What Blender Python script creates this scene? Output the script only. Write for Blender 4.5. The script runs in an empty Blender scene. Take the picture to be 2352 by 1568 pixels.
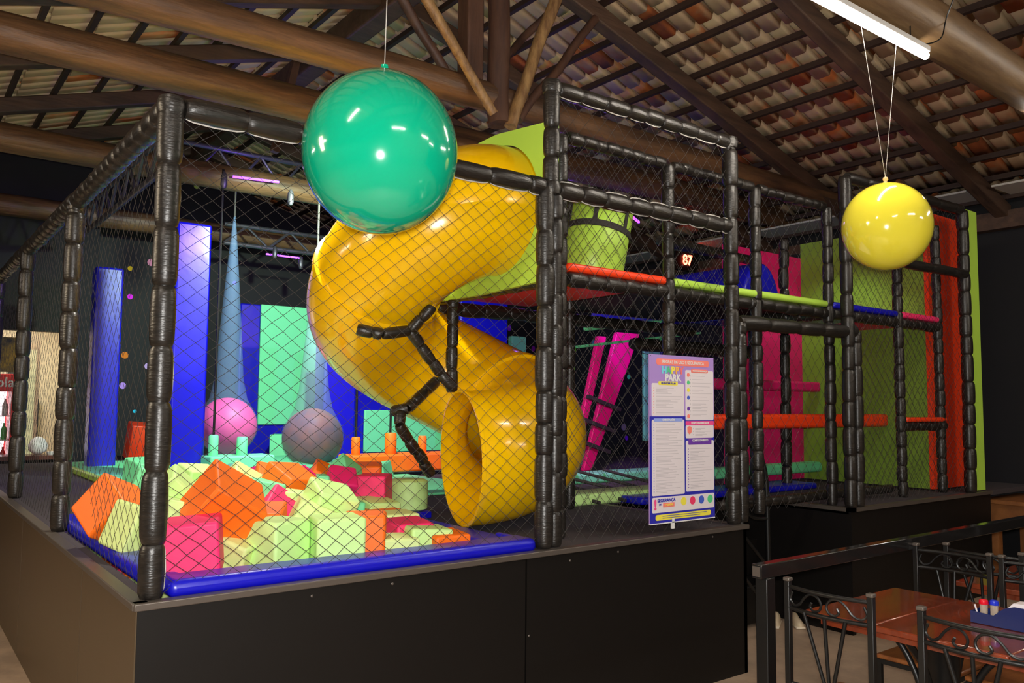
import bpy, bmesh, math, random
from mathutils import Vector, Matrix, Euler, noise
random.seed(7)
C = bpy.context.scene.collection
R = math.radians
PI = math.pi

# ------------------------------------------------------------ camera
cam = bpy.data.cameras.new('camera'); camo = bpy.data.objects.new('camera', cam); C.objects.link(camo)
cam.sensor_fit = 'HORIZONTAL'; cam.sensor_width = 36.0; cam.lens = 1892.37 * 36 / 2352
cam.clip_start = .05; cam.clip_end = 100
yaw, pitch, roll = .6523, .0759, .0091
fwd = Vector((math.sin(yaw) * math.cos(pitch), math.cos(yaw) * math.cos(pitch), math.sin(pitch)))
rgt = Vector((math.cos(yaw), -math.sin(yaw), 0)); up = rgt.cross(fwd)
r2 = rgt * math.cos(roll) + up * math.sin(roll); u2 = -rgt * math.sin(roll) + up * math.cos(roll)
mw = Matrix((r2, u2, -fwd)).transposed().to_4x4(); mw.translation = Vector((-.8514, -3.3445, 1.65))
camo.matrix_world = mw
sc = bpy.context.scene
sc.camera = camo

# ------------------------------------------------------------ view, world, lights
sc.view_settings.view_transform = 'Standard'; sc.view_settings.look = 'None'
sc.view_settings.gamma = 1; sc.view_settings.use_curve_mapping = False
sc.view_settings.exposure = 1.0
w = bpy.data.worlds.new('world'); sc.world = w; w.use_nodes = True
w.node_tree.nodes['Background'].inputs[0].default_value = (.9, .8, .7, 1)
w.node_tree.nodes['Background'].inputs[1].default_value = .035

def light(kind, name, loc, energy, color, size=.1, rot=None, sy=None, spot=None):
    d = bpy.data.lights.new(name, kind); d.energy = energy; d.color = color
    if kind == 'AREA':
        d.size = size
        if sy: d.shape = 'RECTANGLE'; d.size_y = sy
    elif kind == 'SPOT':
        d.shadow_soft_size = size; d.spot_size = R(spot or 90); d.spot_blend = .5
    else: d.shadow_soft_size = size
    o = bpy.data.objects.new(name, d); C.objects.link(o); o.location = loc
    if rot: o.rotation_euler = rot
    return o
def aim(o, target):
    o.rotation_euler = (Vector(target) - o.location).to_track_quat('-Z', 'Y').to_euler()
# the camera's own flash, just above the lens
fl = light('SPOT', 'camera_flash', (-.855, -3.35, 1.69), 270, (1, .97, .92), .03, spot=110); aim(fl, (1.6, .6, 1.75))
# violet black-light floods of the play area; the white ones are added fill lights
def flood(name, loc, target, energy, color, ang):
    o = light('SPOT', name, loc, energy, color, .06, spot=ang); o.data.spot_blend = .7; aim(o, target); return o
flood('violet_flood', (2.0, 3.0, 3.5), (1.6, 6.4, 1.2), 90, (.34, .16, 1), 100)
flood('violet_flood', (5.0, 2.2, 3.1), (5.6, 5.6, 1.0), 70, (.4, .14, 1), 110)
flood('added_white_fill', (2.4, 3.2, 3.7), (3.4, 7.4, 1.3), 430, (.75, 1, .72), 100)
flood('added_white_fill', (1.2, 1.6, 3.7), (1.5, 2.4, 1.0), 150, (1, .95, .85), 120)
flood('added_white_fill', (6.0, .9, 3.25), (6.7, 1.3, 1.0), 13, (.8, 1, .7), 110)
flood('violet_flood', (4.2, 1.9, 2.2), (5.2, 3.6, 1.2), 34, (.8, .3, 1), 110)
# kitchen ceiling light behind the counter
kl = light('AREA', 'kitchen_light', (.2, 9.2, 2.9), 20, (1, .95, .85), .8)
# room light on the near left, shining along the left side of the platform
ll = light('AREA', 'dining_light', (-3.2, 1.2, 3.0), 26, (1, .8, .52), .5, sy=1.2); aim(ll, (-.4, 1.0, .2))

# ------------------------------------------------------------ materials
def mat(name, col, rough=.5, metal=0, spec=.5, coat=0, bump=None, bscale=40, bdist=.01, noisecol=None, nscale=8, emis=None, estr=0, stretch=None, trans=0, alpha=1, sss=0):
    m = bpy.data.materials.new(name); m.use_nodes = True; nt = m.node_tree; b = nt.nodes['Principled BSDF']
    b.inputs['Base Color'].default_value = (*col, 1); b.inputs['Roughness'].default_value = rough
    b.inputs['Metallic'].default_value = metal; b.inputs['Specular IOR Level'].default_value = spec
    b.inputs['Coat Weight'].default_value = coat; b.inputs['Coat Roughness'].default_value = .05
    b.inputs['Transmission Weight'].default_value = trans; b.inputs['Alpha'].default_value = alpha
    if emis: b.inputs['Emission Color'].default_value = (*emis, 1); b.inputs['Emission Strength'].default_value = estr
    tc = nt.nodes.new('ShaderNodeTexCoord'); mp = nt.nodes.new('ShaderNodeMapping'); nt.links.new(tc.outputs['Object'], mp.inputs[0])
    if stretch: mp.inputs['Scale'].default_value = stretch
    if noisecol:
        n = nt.nodes.new('ShaderNodeTexNoise'); n.inputs['Scale'].default_value = nscale; n.inputs['Detail'].default_value = 5; n.inputs['Roughness'].default_value = .65
        r = nt.nodes.new('ShaderNodeValToRGB'); r.color_ramp.elements[0].position = .34; r.color_ramp.elements[1].position = .68
        r.color_ramp.elements[0].color = (*noisecol, 1); r.color_ramp.elements[1].color = (*col, 1)
        nt.links.new(mp.outputs[0], n.inputs['Vector']); nt.links.new(n.outputs['Fac'], r.inputs[0]); nt.links.new(r.outputs[0], b.inputs['Base Color'])
    if bump:
        n = nt.nodes.new('ShaderNodeTexNoise'); n.inputs['Scale'].default_value = bscale; n.inputs['Detail'].default_value = 4
        bp = nt.nodes.new('ShaderNodeBump'); bp.inputs['Strength'].default_value = bump; bp.inputs['Distance'].default_value = bdist
        nt.links.new(mp.outputs[0], n.inputs['Vector']); nt.links.new(n.outputs['Fac'], bp.inputs['Height']); nt.links.new(bp.outputs[0], b.inputs['Normal'])
    return m
vinyl = mat('black_vinyl', (.009, .008, .007), .34, spec=.6, bump=.4, bscale=26, bdist=.006, stretch=(1, 1, 5), noisecol=(.022, .018, .015), nscale=14)
seamm = mat('white_seam', (.55, .52, .48), .7)
netm = mat('net_cord', (.035, .03, .028), .75)
yellowp = mat('yellow_plastic', (.98, .57, .001), .2, coat=.4, bump=.05, bscale=5, bdist=.02)
foam = dict(
    lime=mat('lime_foam', (.62, .94, .34), .55, bump=.3, bscale=9, bdist=.012),
    mint=mat('blacklit_mint_foam', (.2, .86, .42), .55, bump=.3, bscale=9, bdist=.012),  # far lime foam's black-light tint put into the colour as mint
    orange=mat('orange_foam', (1, .17, .003), .55, bump=.3, bscale=9, bdist=.012),
    pink=mat('pink_foam', (1, .03, .17), .55, bump=.3, bscale=9, bdist=.012),
    magenta=mat('magenta_foam', (.8, .006, .16), .5, bump=.3, bscale=9, bdist=.012),
    blue=mat('blue_vinyl', (.006, .006, .5), .32, spec=.6, bump=.15, bscale=6, bdist=.02),
    red=mat('red_vinyl', (.95, .055, .008), .35, bump=.2, bscale=14, bdist=.01),
    paleyel=mat('pale_yellow_foam', (.72, .88, .34), .55, bump=.3, bscale=9, bdist=.012),
    plum=mat('plum_vinyl', (.05, .012, .16), .4))
limev = mat('lime_vinyl', (.5, .8, .09), .4, bump=.1, bscale=5, bdist=.02)
green_mesh = mat('green_mesh', (.2, .34, .03), .7, bump=.5, bscale=160, bdist=.002)
blackp = mat('black_panel', (.005, .004, .0035), .5, spec=.3, bump=.12, bscale=4, bdist=.01)
warmlitp = mat('warm_lit_panel', (.085, .057, .03), .4, spec=.4, bump=.1, bscale=3, bdist=.01)  # black panelling again, warm side light put into a browner colour
trimm = mat('edge_metal', (.12, .1, .085), .4, metal=.4)
carpet = mat('dark_carpet', (.05, .04, .045), .95, bump=.6, bscale=220, bdist=.004)
darkw = mat('dark_batten_wood', (.035, .017, .012), .6, bump=.3, bscale=30)
rafterm = mat('rafter_wood', (.11, .058, .034), .6, noisecol=(.05, .027, .018), nscale=6, bump=.5, bscale=14, stretch=(.25, 1.5, 1.5))
logm = mat('log_wood', (.2, .098, .042), .5, noisecol=(.05, .026, .017), nscale=4, bump=.6, bscale=10, bdist=.02, stretch=(.3, 2, 2))
kpm = mat('post_wood', (.12, .055, .032), .55, noisecol=(.055, .025, .018), nscale=5, bump=.4, bscale=14, stretch=(2, 2, .3))
strutm = mat('pale_strut_wood', (.42, .25, .1), .5, noisecol=(.16, .08, .035), nscale=9, bump=.5, bscale=30, stretch=(2, 2, .6))
floorm = mat('floor_tile', (.5, .36, .25), .5, noisecol=(.32, .23, .16), nscale=3, bump=.1, bscale=20)
wallb = mat('black_wall', (.006, .006, .008), .8)
beigew = mat('beige_wall', (.5, .38, .24), .7)
creamw = mat('cream_wall', (.75, .68, .48), .7)
metalb = mat('black_iron', (.006, .006, .006), .38, metal=0, spec=.45)
chairwood = mat('seat_wood', (.3, .1, .025), .35, noisecol=(.16, .05, .015), nscale=5, stretch=(.4, 3, 1))
tablewood = mat('table_wood', (.24, .04, .012), .22, noisecol=(.12, .022, .01), nscale=4, stretch=(.6, 3, 1), coat=.4)
sheetm = mat('sheet_white', (.78, .72, .76), .5)
steelm = mat('truss_metal', (.1, .095, .12), .4, metal=.6)
white = mat('white_plastic', (.8, .8, .78), .4)
tubelit = mat('tube_light', (1, 1, 1), .5, emis=(1, .91, .78), estr=64)
redlit = mat('red_led', (1, .05, .02), .5, emis=(1, .08, .04), estr=9)
violetlit = mat('violet_led', (.4, .1, 1), .5, emis=(.28, .05, 1), estr=2.2)

def speckled():
    m = mat('speckled_black_wall', (.003, .003, .005), .7); nt = m.node_tree; b = nt.nodes['Principled BSDF']
    tc = nt.nodes.new('ShaderNodeTexCoord'); v = nt.nodes.new('ShaderNodeTexVoronoi'); v.inputs['Scale'].default_value = 3.2
    lt = nt.nodes.new('ShaderNodeMath'); lt.operation = 'LESS_THAN'; lt.inputs[1].default_value = .17
    hs = nt.nodes.new('ShaderNodeHueSaturation'); hs.inputs['Saturation'].default_value = 1.8; hs.inputs['Value'].default_value = 1.1
    mx = nt.nodes.new('ShaderNodeMix'); mx.data_type = 'RGBA'; mx.inputs[6].default_value = (.003, .003, .005, 1)
    nt.links.new(tc.outputs['Object'], v.inputs['Vector']); nt.links.new(v.outputs['Distance'], lt.inputs[0]); nt.links.new(v.outputs['Color'], hs.inputs['Color'])
    nt.links.new(lt.outputs[0], mx.inputs[0]); nt.links.new(hs.outputs[0], mx.inputs[7]); nt.links.new(mx.outputs[2], b.inputs['Base Color'])
    return m
specklem = speckled()
def tilemat():
    m = mat('clay_tile', (.4, .3, .2), .8); nt = m.node_tree; b = nt.nodes['Principled BSDF']
    at = nt.nodes.new('ShaderNodeAttribute'); at.attribute_name = 'tile'
    tc = nt.nodes.new('ShaderNodeTexCoord'); n = nt.nodes.new('ShaderNodeTexNoise'); n.inputs['Scale'].default_value = 5; n.inputs['Detail'].default_value = 6
    n2 = nt.nodes.new('ShaderNodeTexNoise'); n2.inputs['Scale'].default_value = .8; n2.inputs['Detail'].default_value = 2
    nt.links.new(tc.outputs['Object'], n.inputs['Vector']); nt.links.new(tc.outputs['Object'], n2.inputs['Vector'])
    a = nt.nodes.new('ShaderNodeMath'); a.operation = 'MULTIPLY_ADD'; a.inputs[1].default_value = .55
    a2 = nt.nodes.new('ShaderNodeMath'); a2.operation = 'MULTIPLY_ADD'; a2.inputs[1].default_value = .42
    a3 = nt.nodes.new('ShaderNodeMath'); a3.operation = 'MULTIPLY_ADD'; a3.inputs[1].default_value = .5; a3.inputs[2].default_value = -.22
    nt.links.new(n2.outputs['Fac'], a3.inputs[0]); nt.links.new(n.outputs['Fac'], a2.inputs[0]); nt.links.new(a3.outputs[0], a2.inputs[2])
    nt.links.new(at.outputs['Fac'], a.inputs[0]); nt.links.new(a2.outputs[0], a.inputs[2])
    r = nt.nodes.new('ShaderNodeValToRGB'); e = r.color_ramp.elements
    e[0].position = .2; e[0].color = (.56, .42, .25, 1); e[1].position = .98; e[1].color = (.1, .03, .015, 1)
    x = e.new(.58); x.color = (.7, .52, .32, 1); x = e.new(.7); x.color = (.55, .33, .17, 1); x = e.new(.78); x.color = (.62, .17, .04, 1)
    nt.links.new(a.outputs[0], r.inputs[0]); nt.links.new(r.outputs[0], b.inputs['Base Color'])
    return m
tilem = tilemat()

# ------------------------------------------------------------ object helpers
def tag(o, label=None, cat=None, group=None, kind=None):
    if label: o['label'] = label
    if cat: o['category'] = cat
    if group: o['group'] = group
    if kind: o['kind'] = kind
    return o
def thing(name, label, cat, loc=(0, 0, 0), group=None):
    o = bpy.data.objects.new(name, None); C.objects.link(o); o.location = loc; o.empty_display_size = .1
    return tag(o, label, cat, group)
def worldloc(o):
    v = Vector((0, 0, 0))
    while o: v += o.location; o = o.parent
    return v
class MB:
    def __init__(s): s.v = []; s.f = []
    def add(s, vs, fs):
        n = len(s.v); s.v += [tuple(v) for v in vs]; s.f += [tuple(i + n for i in f) for f in fs]; return s
    def box(s, x0, x1, y0, y1, z0, z1):
        return s.add([(x0, y0, z0), (x1, y0, z0), (x1, y1, z0), (x0, y1, z0), (x0, y0, z1), (x1, y0, z1), (x1, y1, z1), (x0, y1, z1)],
              [(0, 3, 2, 1), (4, 5, 6, 7), (0, 1, 5, 4), (1, 2, 6, 5), (2, 3, 7, 6), (3, 0, 4, 7)])
    def obox(s, c, size, rot=(0, 0, 0)):
        m = Euler(rot).to_matrix(); c = Vector(c); a, b, d = [x / 2 for x in size]
        vs = [c + m @ Vector(p) for p in [(-a, -b, -d), (a, -b, -d), (a, b, -d), (-a, b, -d), (-a, -b, d), (a, -b, d), (a, b, d), (-a, b, d)]]
        return s.add(vs, [(0, 3, 2, 1), (4, 5, 6, 7), (0, 1, 5, 4), (1, 2, 6, 5), (2, 3, 7, 6), (3, 0, 4, 7)])
    def beam(s, p0, p1, w, h, upv=(0, 0, 1)):
        p0 = Vector(p0); p1 = Vector(p1); d = (p1 - p0).normalized(); a = d.cross(Vector(upv))
        if a.length < 1e-4: a = Vector((1, 0, 0))
        a.normalize(); b = a.cross(d); vs = []
        for p in (p0, p1):
            for i, j in ((-1, -1), (1, -1), (1, 1), (-1, 1)): vs.append(p + a * i * w / 2 + b * j * h / 2)
        return s.add(vs, [(0, 1, 2, 3), (7, 6, 5, 4), (0, 4, 5, 1), (1, 5, 6, 2), (2, 6, 7, 3), (3, 7, 4, 0)])
    def tube(s, path, r, seg=10, caps=True, rads=None, wob=0):
        path = [Vector(p) for p in path]; n = len(path); nrm = None; rings = []
        for i, p in enumerate(path):
            t = (path[min(i + 1, n - 1)] - path[max(i - 1, 0)]).normalized()
            if nrm is None:
                nrm = t.cross(Vector((0, 0, 1)))
                if nrm.length < 1e-3: nrm = t.cross(Vector((1, 0, 0)))
            nrm = (nrm - t * nrm.dot(t)).normalized(); b = t.cross(nrm)
            rr = rads[i] if rads else r; ring = []
            for k in range(seg):
                a = 2 * PI * k / seg; q = rr
                if wob: q *= 1 + wob * noise.noise(p * 1.5 + Vector((k * .9, 0, 0)))
                ring.append(p + nrm * q * math.cos(a) + b * q * math.sin(a))
            rings.append(ring)
        vs = [v for r_ in rings for v in r_]; fs = []
        for i in range(n - 1):
            for k in range(seg):
                k2 = (k + 1) % seg; fs.append((i * seg + k, i * seg + k2, (i + 1) * seg + k2, (i + 1) * seg + k))
        if caps: fs.append(tuple(reversed(range(seg)))); fs.append(tuple((n - 1) * seg + k for k in range(seg)))
        return s.add(vs, fs)
    def lathe(s, c, prof, seg=32, ax=None):
        m = Vector((0, 0, 1)).rotation_difference(Vector(ax)).to_matrix() if ax else Matrix.Identity(3); c = Vector(c)
        vs = [c + m @ Vector((r * math.cos(2 * PI * k / seg), r * math.sin(2 * PI * k / seg), z)) for r, z in prof for k in range(seg)]
        fs = [(i * seg + k, i * seg + (k + 1) % seg, (i + 1) * seg + (k + 1) % seg, (i + 1) * seg + k) for i in range(len(prof) - 1) for k in range(seg)]
        fs.append(tuple(reversed(range(seg)))); fs.append(tuple((len(prof) - 1) * seg + k for k in range(seg)))
        return s.add(vs, fs)
    def prism(s, pts, y0, y1, plane='xz'):
        n = len(pts)
        def P(p, d): return (p[0], d, p[1]) if plane == 'xz' else ((d, p[0], p[1]) if plane == 'yz' else (p[0], p[1], d))
        vs = [P(p, y0) for p in pts] + [P(p, y1) for p in pts]
        return s.add(vs, [tuple(range(n)), tuple(reversed(range(n, 2 * n)))] + [(i, i + n, (i + 1) % n + n, (i + 1) % n) for i in range(n)])
    def build(s, name, material, parent=None, smooth=False, bevel=0, bseg=2, loc=None):
        me = bpy.data.meshes.new(name); off = Vector((0, 0, 0)) if loc is None else Vector(loc)
        me.from_pydata([tuple(Vector(v) - off) for v in s.v], [], s.f)
        bm = bmesh.new(); bm.from_mesh(me); bmesh.ops.recalc_face_normals(bm, faces=bm.faces); bm.to_mesh(me); bm.free()
        me.materials.append(material)
        if smooth or bevel:
            for p in me.polygons: p.use_smooth = True
            if hasattr(me, 'set_sharp_from_angle'): me.set_sharp_from_angle(angle=R(50))
        o = bpy.data.objects.new(name, me); C.objects.link(o)
        if parent is not None:
            o.parent = parent; o.location = off - worldloc(parent)
        else: o.location = off
        if bevel:
            md = o.modifiers.new('bevel', 'BEVEL'); md.width = bevel; md.segments = bseg; md.limit_method = 'ANGLE'
            me.shade_smooth() if hasattr(me, 'shade_smooth') else None
        return o
def struct(o): o['kind'] = 'structure'; return o
def copy_tree(o, parent=None):
    c = o.copy(); C.objects.link(c)
    if parent: c.parent = parent
    for ch in list(o.children): copy_tree(ch, c)
    return c
def catmull(P, n=12):
    P = [Vector(p) for p in P]; P = [2 * P[0] - P[1]] + P + [2 * P[-1] - P[-2]]; out = []
    for i in range(1, len(P) - 2):
        a, b, c, d = P[i - 1:i + 3]
        for k in range(n):
            t = k / n; out.append(.5 * ((2 * b) + (c - a) * t + (2 * a - 5 * b + 4 * c - d) * t * t + (3 * b - a - 3 * c + d) * t ** 3))
    out.append(P[-2]); return out
def text_mesh(body, size, pos, material, name, parent, facing=(0, -1), align='CENTER', ex=.0006, bold=0):
    # lettering on a vertical face whose outward normal is facing
    cu = bpy.data.curves.new('lettering', 'FONT'); cu.body = body; cu.size = size; cu.align_x = align; cu.align_y = 'CENTER'; cu.extrude = ex; cu.offset = bold
    t = bpy.data.objects.new('lettering', cu); C.objects.link(t)
    me = bpy.data.meshes.new_from_object(t.evaluated_get(bpy.context.evaluated_depsgraph_get()))
    bpy.data.objects.remove(t); bpy.data.curves.remove(cu)
    ang = math.atan2(facing[1], facing[0]) + PI / 2
    m = Matrix.Rotation(ang, 3, 'Z') @ Matrix.Rotation(PI / 2, 3, 'X')
    for v in me.vertices: v.co = m @ v.co + Vector(pos)
    me.materials.clear(); me.materials.append(material); me.name = name
    o = bpy.data.objects.new(name, me); C.objects.link(o)
    if parent: o.parent = parent; o.location = -worldloc(parent)
    return o

def sausage(p0, p1, r=.044, seg=.21, s=12, seed=0, pinch=.22):
    """foam sleeve with pinched joints between p0 and p1"""
    rnd = random.Random(seed); p0 = Vector(p0); p1 = Vector(p1); L = (p1 - p0).length; d = (p1 - p0) / L
    cuts = [0]
    while cuts[-1] < L - .05: cuts.append(min(L, cuts[-1] + seg * rnd.uniform(.8, 1.22)))
    if cuts[-1] < L: cuts[-1] = L
    path = []; rads = []
    for a, b in zip(cuts[:-1], cuts[1:]):
        bul = rnd.uniform(.97, 1.06); off = Vector((rnd.uniform(-1, 1), rnd.uniform(-1, 1), rnd.uniform(-1, 1))) * .0035; off -= d * off.dot(d)
        for t, k in ((0, 1 - pinch), (.04, .9), (.12, .985), (.3, 1.02), (.5, 1.03), (.7, 1.02), (.88, .985), (.96, .9), (1, 1 - pinch)):
            tt = a + (b - a) * t + (.0012 if t == 0 else (-.0012 if t == 1 else 0)); path.append(p0 + d * tt + off * (k > .9)); rads.append(r * k * bul)
    m = MB(); m.tube(path, r, s, rads=rads, wob=.05); return m, cuts
def seam(p0, p1, cuts, side, r=.046):
    p0 = Vector(p0); d = (Vector(p1) - p0).normalized(); side = Vector(side).normalized(); m = MB()
    for a, b in zip(cuts[:-1], cuts[1:]):
        pts = [p0 + d * (a + (b - a) * t) + side * r * k for t, k in ((.03, .85), (.15, 1.02), (.5, 1.12), (.85, 1.02), (.97, .85))]
        m.tube(pts, .0035, 5)
    return m
_ps = [0]
def pad_post(parent, p0, p1, r=.044, seg=.21, name='post', seamside=None):
    _ps[0] += 1
    m, cuts = sausage(p0, p1, r, seg, seed=_ps[0]); o = m.build(name, vinyl, parent, smooth=True)
    if seamside:
        for sd in seamside: seam(p0, p1, cuts, sd, r).build('seam_edge', seamm, o, smooth=True)
    return o
def net(parent, origin, udir, ulen, vlen, cw=.09, ch=.075, r=.0017, seed=1, jit=.006, vdir=(0, 0, 1), clip=None, name='net'):
    rnd = random.Random(seed); O = Vector(origin); U = Vector(udir).normalized(); V = Vector(vdir).normalized(); N = U.cross(V)
    nu = int(ulen / cw); nv = int(vlen / ch); cw = ulen / nu; ch = vlen / nv; m = MB(); node = {}
    def P(i, j):   # half-step lattice
        if (i, j) not in node:
            jj = jit if 0 < i < 2 * nu and 0 < j < 2 * nv else 0
            node[(i, j)] = O + U * (i * cw / 2 + rnd.uniform(-jj, jj)) + V * (j * ch / 2 + rnd.uniform(-jj, jj)) + N * rnd.uniform(-jj, jj)
        return node[(i, j)]
    for i in range(2 * nu + 1):
        for j in range(2 * nv + 1):
            if (i + j) % 2: continue
            for dj in (1, -1):
                if i + 1 <= 2 * nu and 0 <= j + dj <= 2 * nv:
                    a, b = P(i, j), P(i + 1, j + dj)
                    if clip and not (clip(a) and clip(b)): continue
                    d = (b - a).normalized(); s_ = d.cross(N).normalized() * r; t_ = N * r
                    m.add([a + s_, a + t_ * .9, a - s_, a - t_ * .9, b + s_, b + t_ * .9, b - s_, b - t_ * .9], [(0, 1, 5, 4), (1, 2, 6, 5), (2, 3, 7, 6), (3, 0, 4, 7)])
    return m.build(name, netm, parent)

# ============================================================ THE SETTING
struct(MB().box(-7, 9.5, -9, 12, -.05, 0).build('floor', floorm))
struct(MB().box(8.35, 8.5, -9, 12, 0, 3.85).build('wall_right', wallb))
struct(MB().box(1.3, 9.4, 11.0, 11.15, 0, 5.5).build('wall_back', specklem))
struct(MB().box(-7, 9.5, -9.1, -9, 0, 5.5).build('wall_front', beigew))
struct(MB().box(-7.1, -7, -9, 12, 0, 4).build('wall_left', beigew))
ks = MB(); ks.box(-7, -1.2, 8.3, 8.45, 0, 4.6); ks.box(.98, 1.3, 8.3, 8.45, 0, 5.2); ks.box(-1.2, .98, 8.3, 8.45, 2.5, 5.2); ks.box(-1.2, .98, 8.3, 8.45, 0, .93)
struct(ks.build('wall_serving', wallb))
kb = MB(); kb.box(-1.6, 1.3, 10.3, 10.4, 0, 4.6); kb.box(-1.6, -1.5, 8.45, 10.3, 0, 4.6); kb.box(1.2, 1.3, 8.45, 11, 0, 4.6); kb.box(.62, .8, 9.1, 9.3, 0, 2.5); kb.box(-1.5, 1.2, 8.45, 10.3, 2.95, 3.0)
struct(kb.build('wall_kitchen', creamw))
cnt = MB().box(-1.2, .98, 8.05, 8.5, .93, .98).build('serving_counter', mat('counter_wood', (.12, .03, .02), .3)); tag(cnt, 'dark reddish serving counter below the bright kitchen opening', 'counter')
# eave infill strips between roof and right wall
RX, RZ, SL = 2.7, 5.38, .297          # ridge line x, height, slope
def roofz(x): return RZ - SL * abs(x - RX)
def tiles(side, x_end, name):
    cw = .2; row = .39; me_v = []; me_f = []; tv = []
    ang = math.atan(SL); L = abs(x_end - RX) / math.cos(ang); nrow = int(L / row) + 1; y0, y1 = -9, 12.2; ncol = int((y1 - y0) / cw)
    rnd = random.Random(3 if side > 0 else 4)
    for i in range(nrow):
        for c in range(ncol):
            for kind in (0, 1):       # trough tile, cap tile
                sh = rnd.uniform(-.012, .012); ln0 = i * row - .06 + sh; ln1 = (i + 1) * row + .015 + sh; n0 = len(me_v); val = rnd.random()
                K = 9
                for ln, lift in ((ln0, .03), (ln1, 0.0)):
                    for k in range(K):
                        a = PI * k / (K - 1)
                        if kind == 0: yy = y0 + c * cw + .005 - .078 * math.cos(a) + .078; zz = .05 - .05 * min(1, 2.2 * math.sin(a))
                        else: yy = y0 + c * cw + .105 - .055 * math.cos(a) + .05; zz = .03 + .04 * math.sin(a)
                        zz += lift * (1 if kind == 0 else 1)
                        xx = RX + side * (ln * math.cos(ang) - zz * math.sin(ang) * 0); z = RZ + .10 - ln * math.sin(ang) + zz
                        me_v.append((xx, yy, z))
                for k in range(K - 1): me_f.append((n0 + k, n0 + k + 1, n0 + K + k + 1, n0 + K + k)); tv.append(val)
                # end lip of the tile, with its thickness
                n1 = len(me_v)
                for k in range(K):
                    v = me_v[n0 + K + k]; me_v.append((v[0], v[1], v[2] + .014))
                for k in range(K - 1): me_f.append((n0 + K + k, n0 + K + k + 1, n1 + k + 1, n1 + k)); tv.append(val * .5)
    me = bpy.data.meshes.new(name); me.from_pydata(me_v, [], me_f); me.materials.append(tilem)
    at = me.attributes.new('tile', 'FLOAT', 'FACE')
    for i, v in enumerate(tv): at.data[i].value = v
    for p in me.polygons: p.use_smooth = True
    o = bpy.data.objects.new(name, me); C.objects.link(o); return struct(o)
tiles(1, 8.5, 'ceiling'); tiles(-1, -7.1, 'ceiling')
struct(MB().prism([(RX, RZ + .3), (9.5, roofz(9.5) + .3), (9.5, roofz(9.5) + .35), (RX, RZ + .36), (-7.2, roofz(-7.2) + .35), (-7.2, roofz(-7.2) + .3)], -9, 12.2).build('ceiling', mat('roof_underlay', (.03, .02, .015), .9)))
for k in range(9):
    y = .25 + 1.43 * (k - 3)
    struct(MB().box(7.72, 8.36, y + .12, y + 1.31, 3.82, 3.84).build('trim_%d' % (k + 1), mat('eave_board', (.5, .48, .44), .8)) if k < 9 else None)
eave = MB().box(8.22, 8.345, -9, 12, 3.5, 3.68).build('eave_plate', rafterm); tag(eave, 'long brown timber plate along the top of the black right wall', 'beam')

ordn = ['first', 'second', 'third', 'fourth', 'fifth', 'sixth', 'seventh', 'eighth', 'ninth', 'tenth', 'eleventh', 'twelfth', 'thirteenth', 'fourteenth', 'fifteenth', 'sixteenth', 'seventeenth', 'eighteenth', 'nineteenth', 'twentieth', 'twenty-first', 'twenty-second', 'twenty-third', 'twenty-fourth', 'twenty-fifth']
for side, n in ((1, 14), (-1, 16)):
    for k in range(1, n + 1):
        x = RX + side * (.39 * k + .02 * side); z = roofz(x) + .055
        o = MB().box(x - .022, x + .022, -8.8, 11.0 if x > 1.4 else 8.2, z - .025, z + .025).build('roof_batten', darkw, loc=(x, 0, z))
        tag(o, 'slim dark batten under the clay tiles, %s below the ridge on the %s roof slope' % (ordn[k - 1], 'right' if side > 0 else 'left'), 'roof batten', 'battens of the %s roof slope' % ('right' if side > 0 else 'left'))
ry = [.25 + 1.43 * k for k in range(-4, 8)]
for side in (1, -1):
    for i, y in enumerate(ry):
        if side < 0 and y > 8.3: pass
        xe = 8.3 if side > 0 else -6.9
        o = MB(); a = (RX, y, RZ - .045); b = (xe, y, roofz(xe) - .045)
        if side < 0 and y > 8.3: b = (1.35, y, roofz(1.35) - .045)
        o.beam(a, b, .13, .15)
        o = o.build('roof_rafter', rafterm, bevel=.012, loc=a); tag(o, 'brown sawn rafter on the %s roof slope, %s from the camera end' % ('right' if side > 0 else 'left', ordn[i]), 'rafter', 'rafters of the %s roof slope' % ('right' if side > 0 else 'left'))
o = MB().beam((RX - .08, -8.8, RZ - .12), (RX - .08, 11, RZ - .12), .2, .24).build('ridge_beam', rafterm, bevel=.02); tag(o, 'thick dark ridge beam along the top of the roof', 'beam')

def log(name, p0, p1, r0, r1, material, label, cat='log beam', n=26, parent=None, group=None, seed=0, sag=0):
    rnd = random.Random(seed); p0 = Vector(p0); p1 = Vector(p1); path = []; rads = []
    for i in range(n + 1):
        t = i / n; p = p0.lerp(p1, t); p += Vector((0, noise.noise(Vector((t * 3, seed, 0))) * .04, noise.noise(Vector((t * 3, seed, 9))) * .035 - sag * math.sin(PI * t)))
        path.append(p); rads.append((r0 + (r1 - r0) * t) * (1 + .06 * noise.noise(Vector((t * 9, seed, 4)))))
    o = MB().tube(path, r0, 18, rads=rads, wob=.05).build(name, material, parent, smooth=True, loc=None if parent else p0)
    if not parent: tag(o, label, cat, group)
    return o
log('tie_beam', (-3.4, 1.70, 4.0), (8.1, 1.70, 3.98), .125, .10, logm, 'long brown log tie beam carrying the king post and struts', seed=1)
log('tie_beam', (-3.6, 2.76, 4.0), (8.1, 2.6, 3.98), .14, .13, logm, 'thick golden brown log beam passing behind the green balloon', seed=2)
log('tie_beam', (-3.6, 5.2, 4.0), (8.1, 5.2, 3.98), .14, .12, logm, 'grey brown log beam beyond the fence corner at upper left', seed=3)
log('tie_beam', (-3.6, 8.15, 4.0), (8.1, 8.15, 3.98), .14, .12, logm, 'far dim log beam above the black fascia on the left', seed=4)
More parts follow.
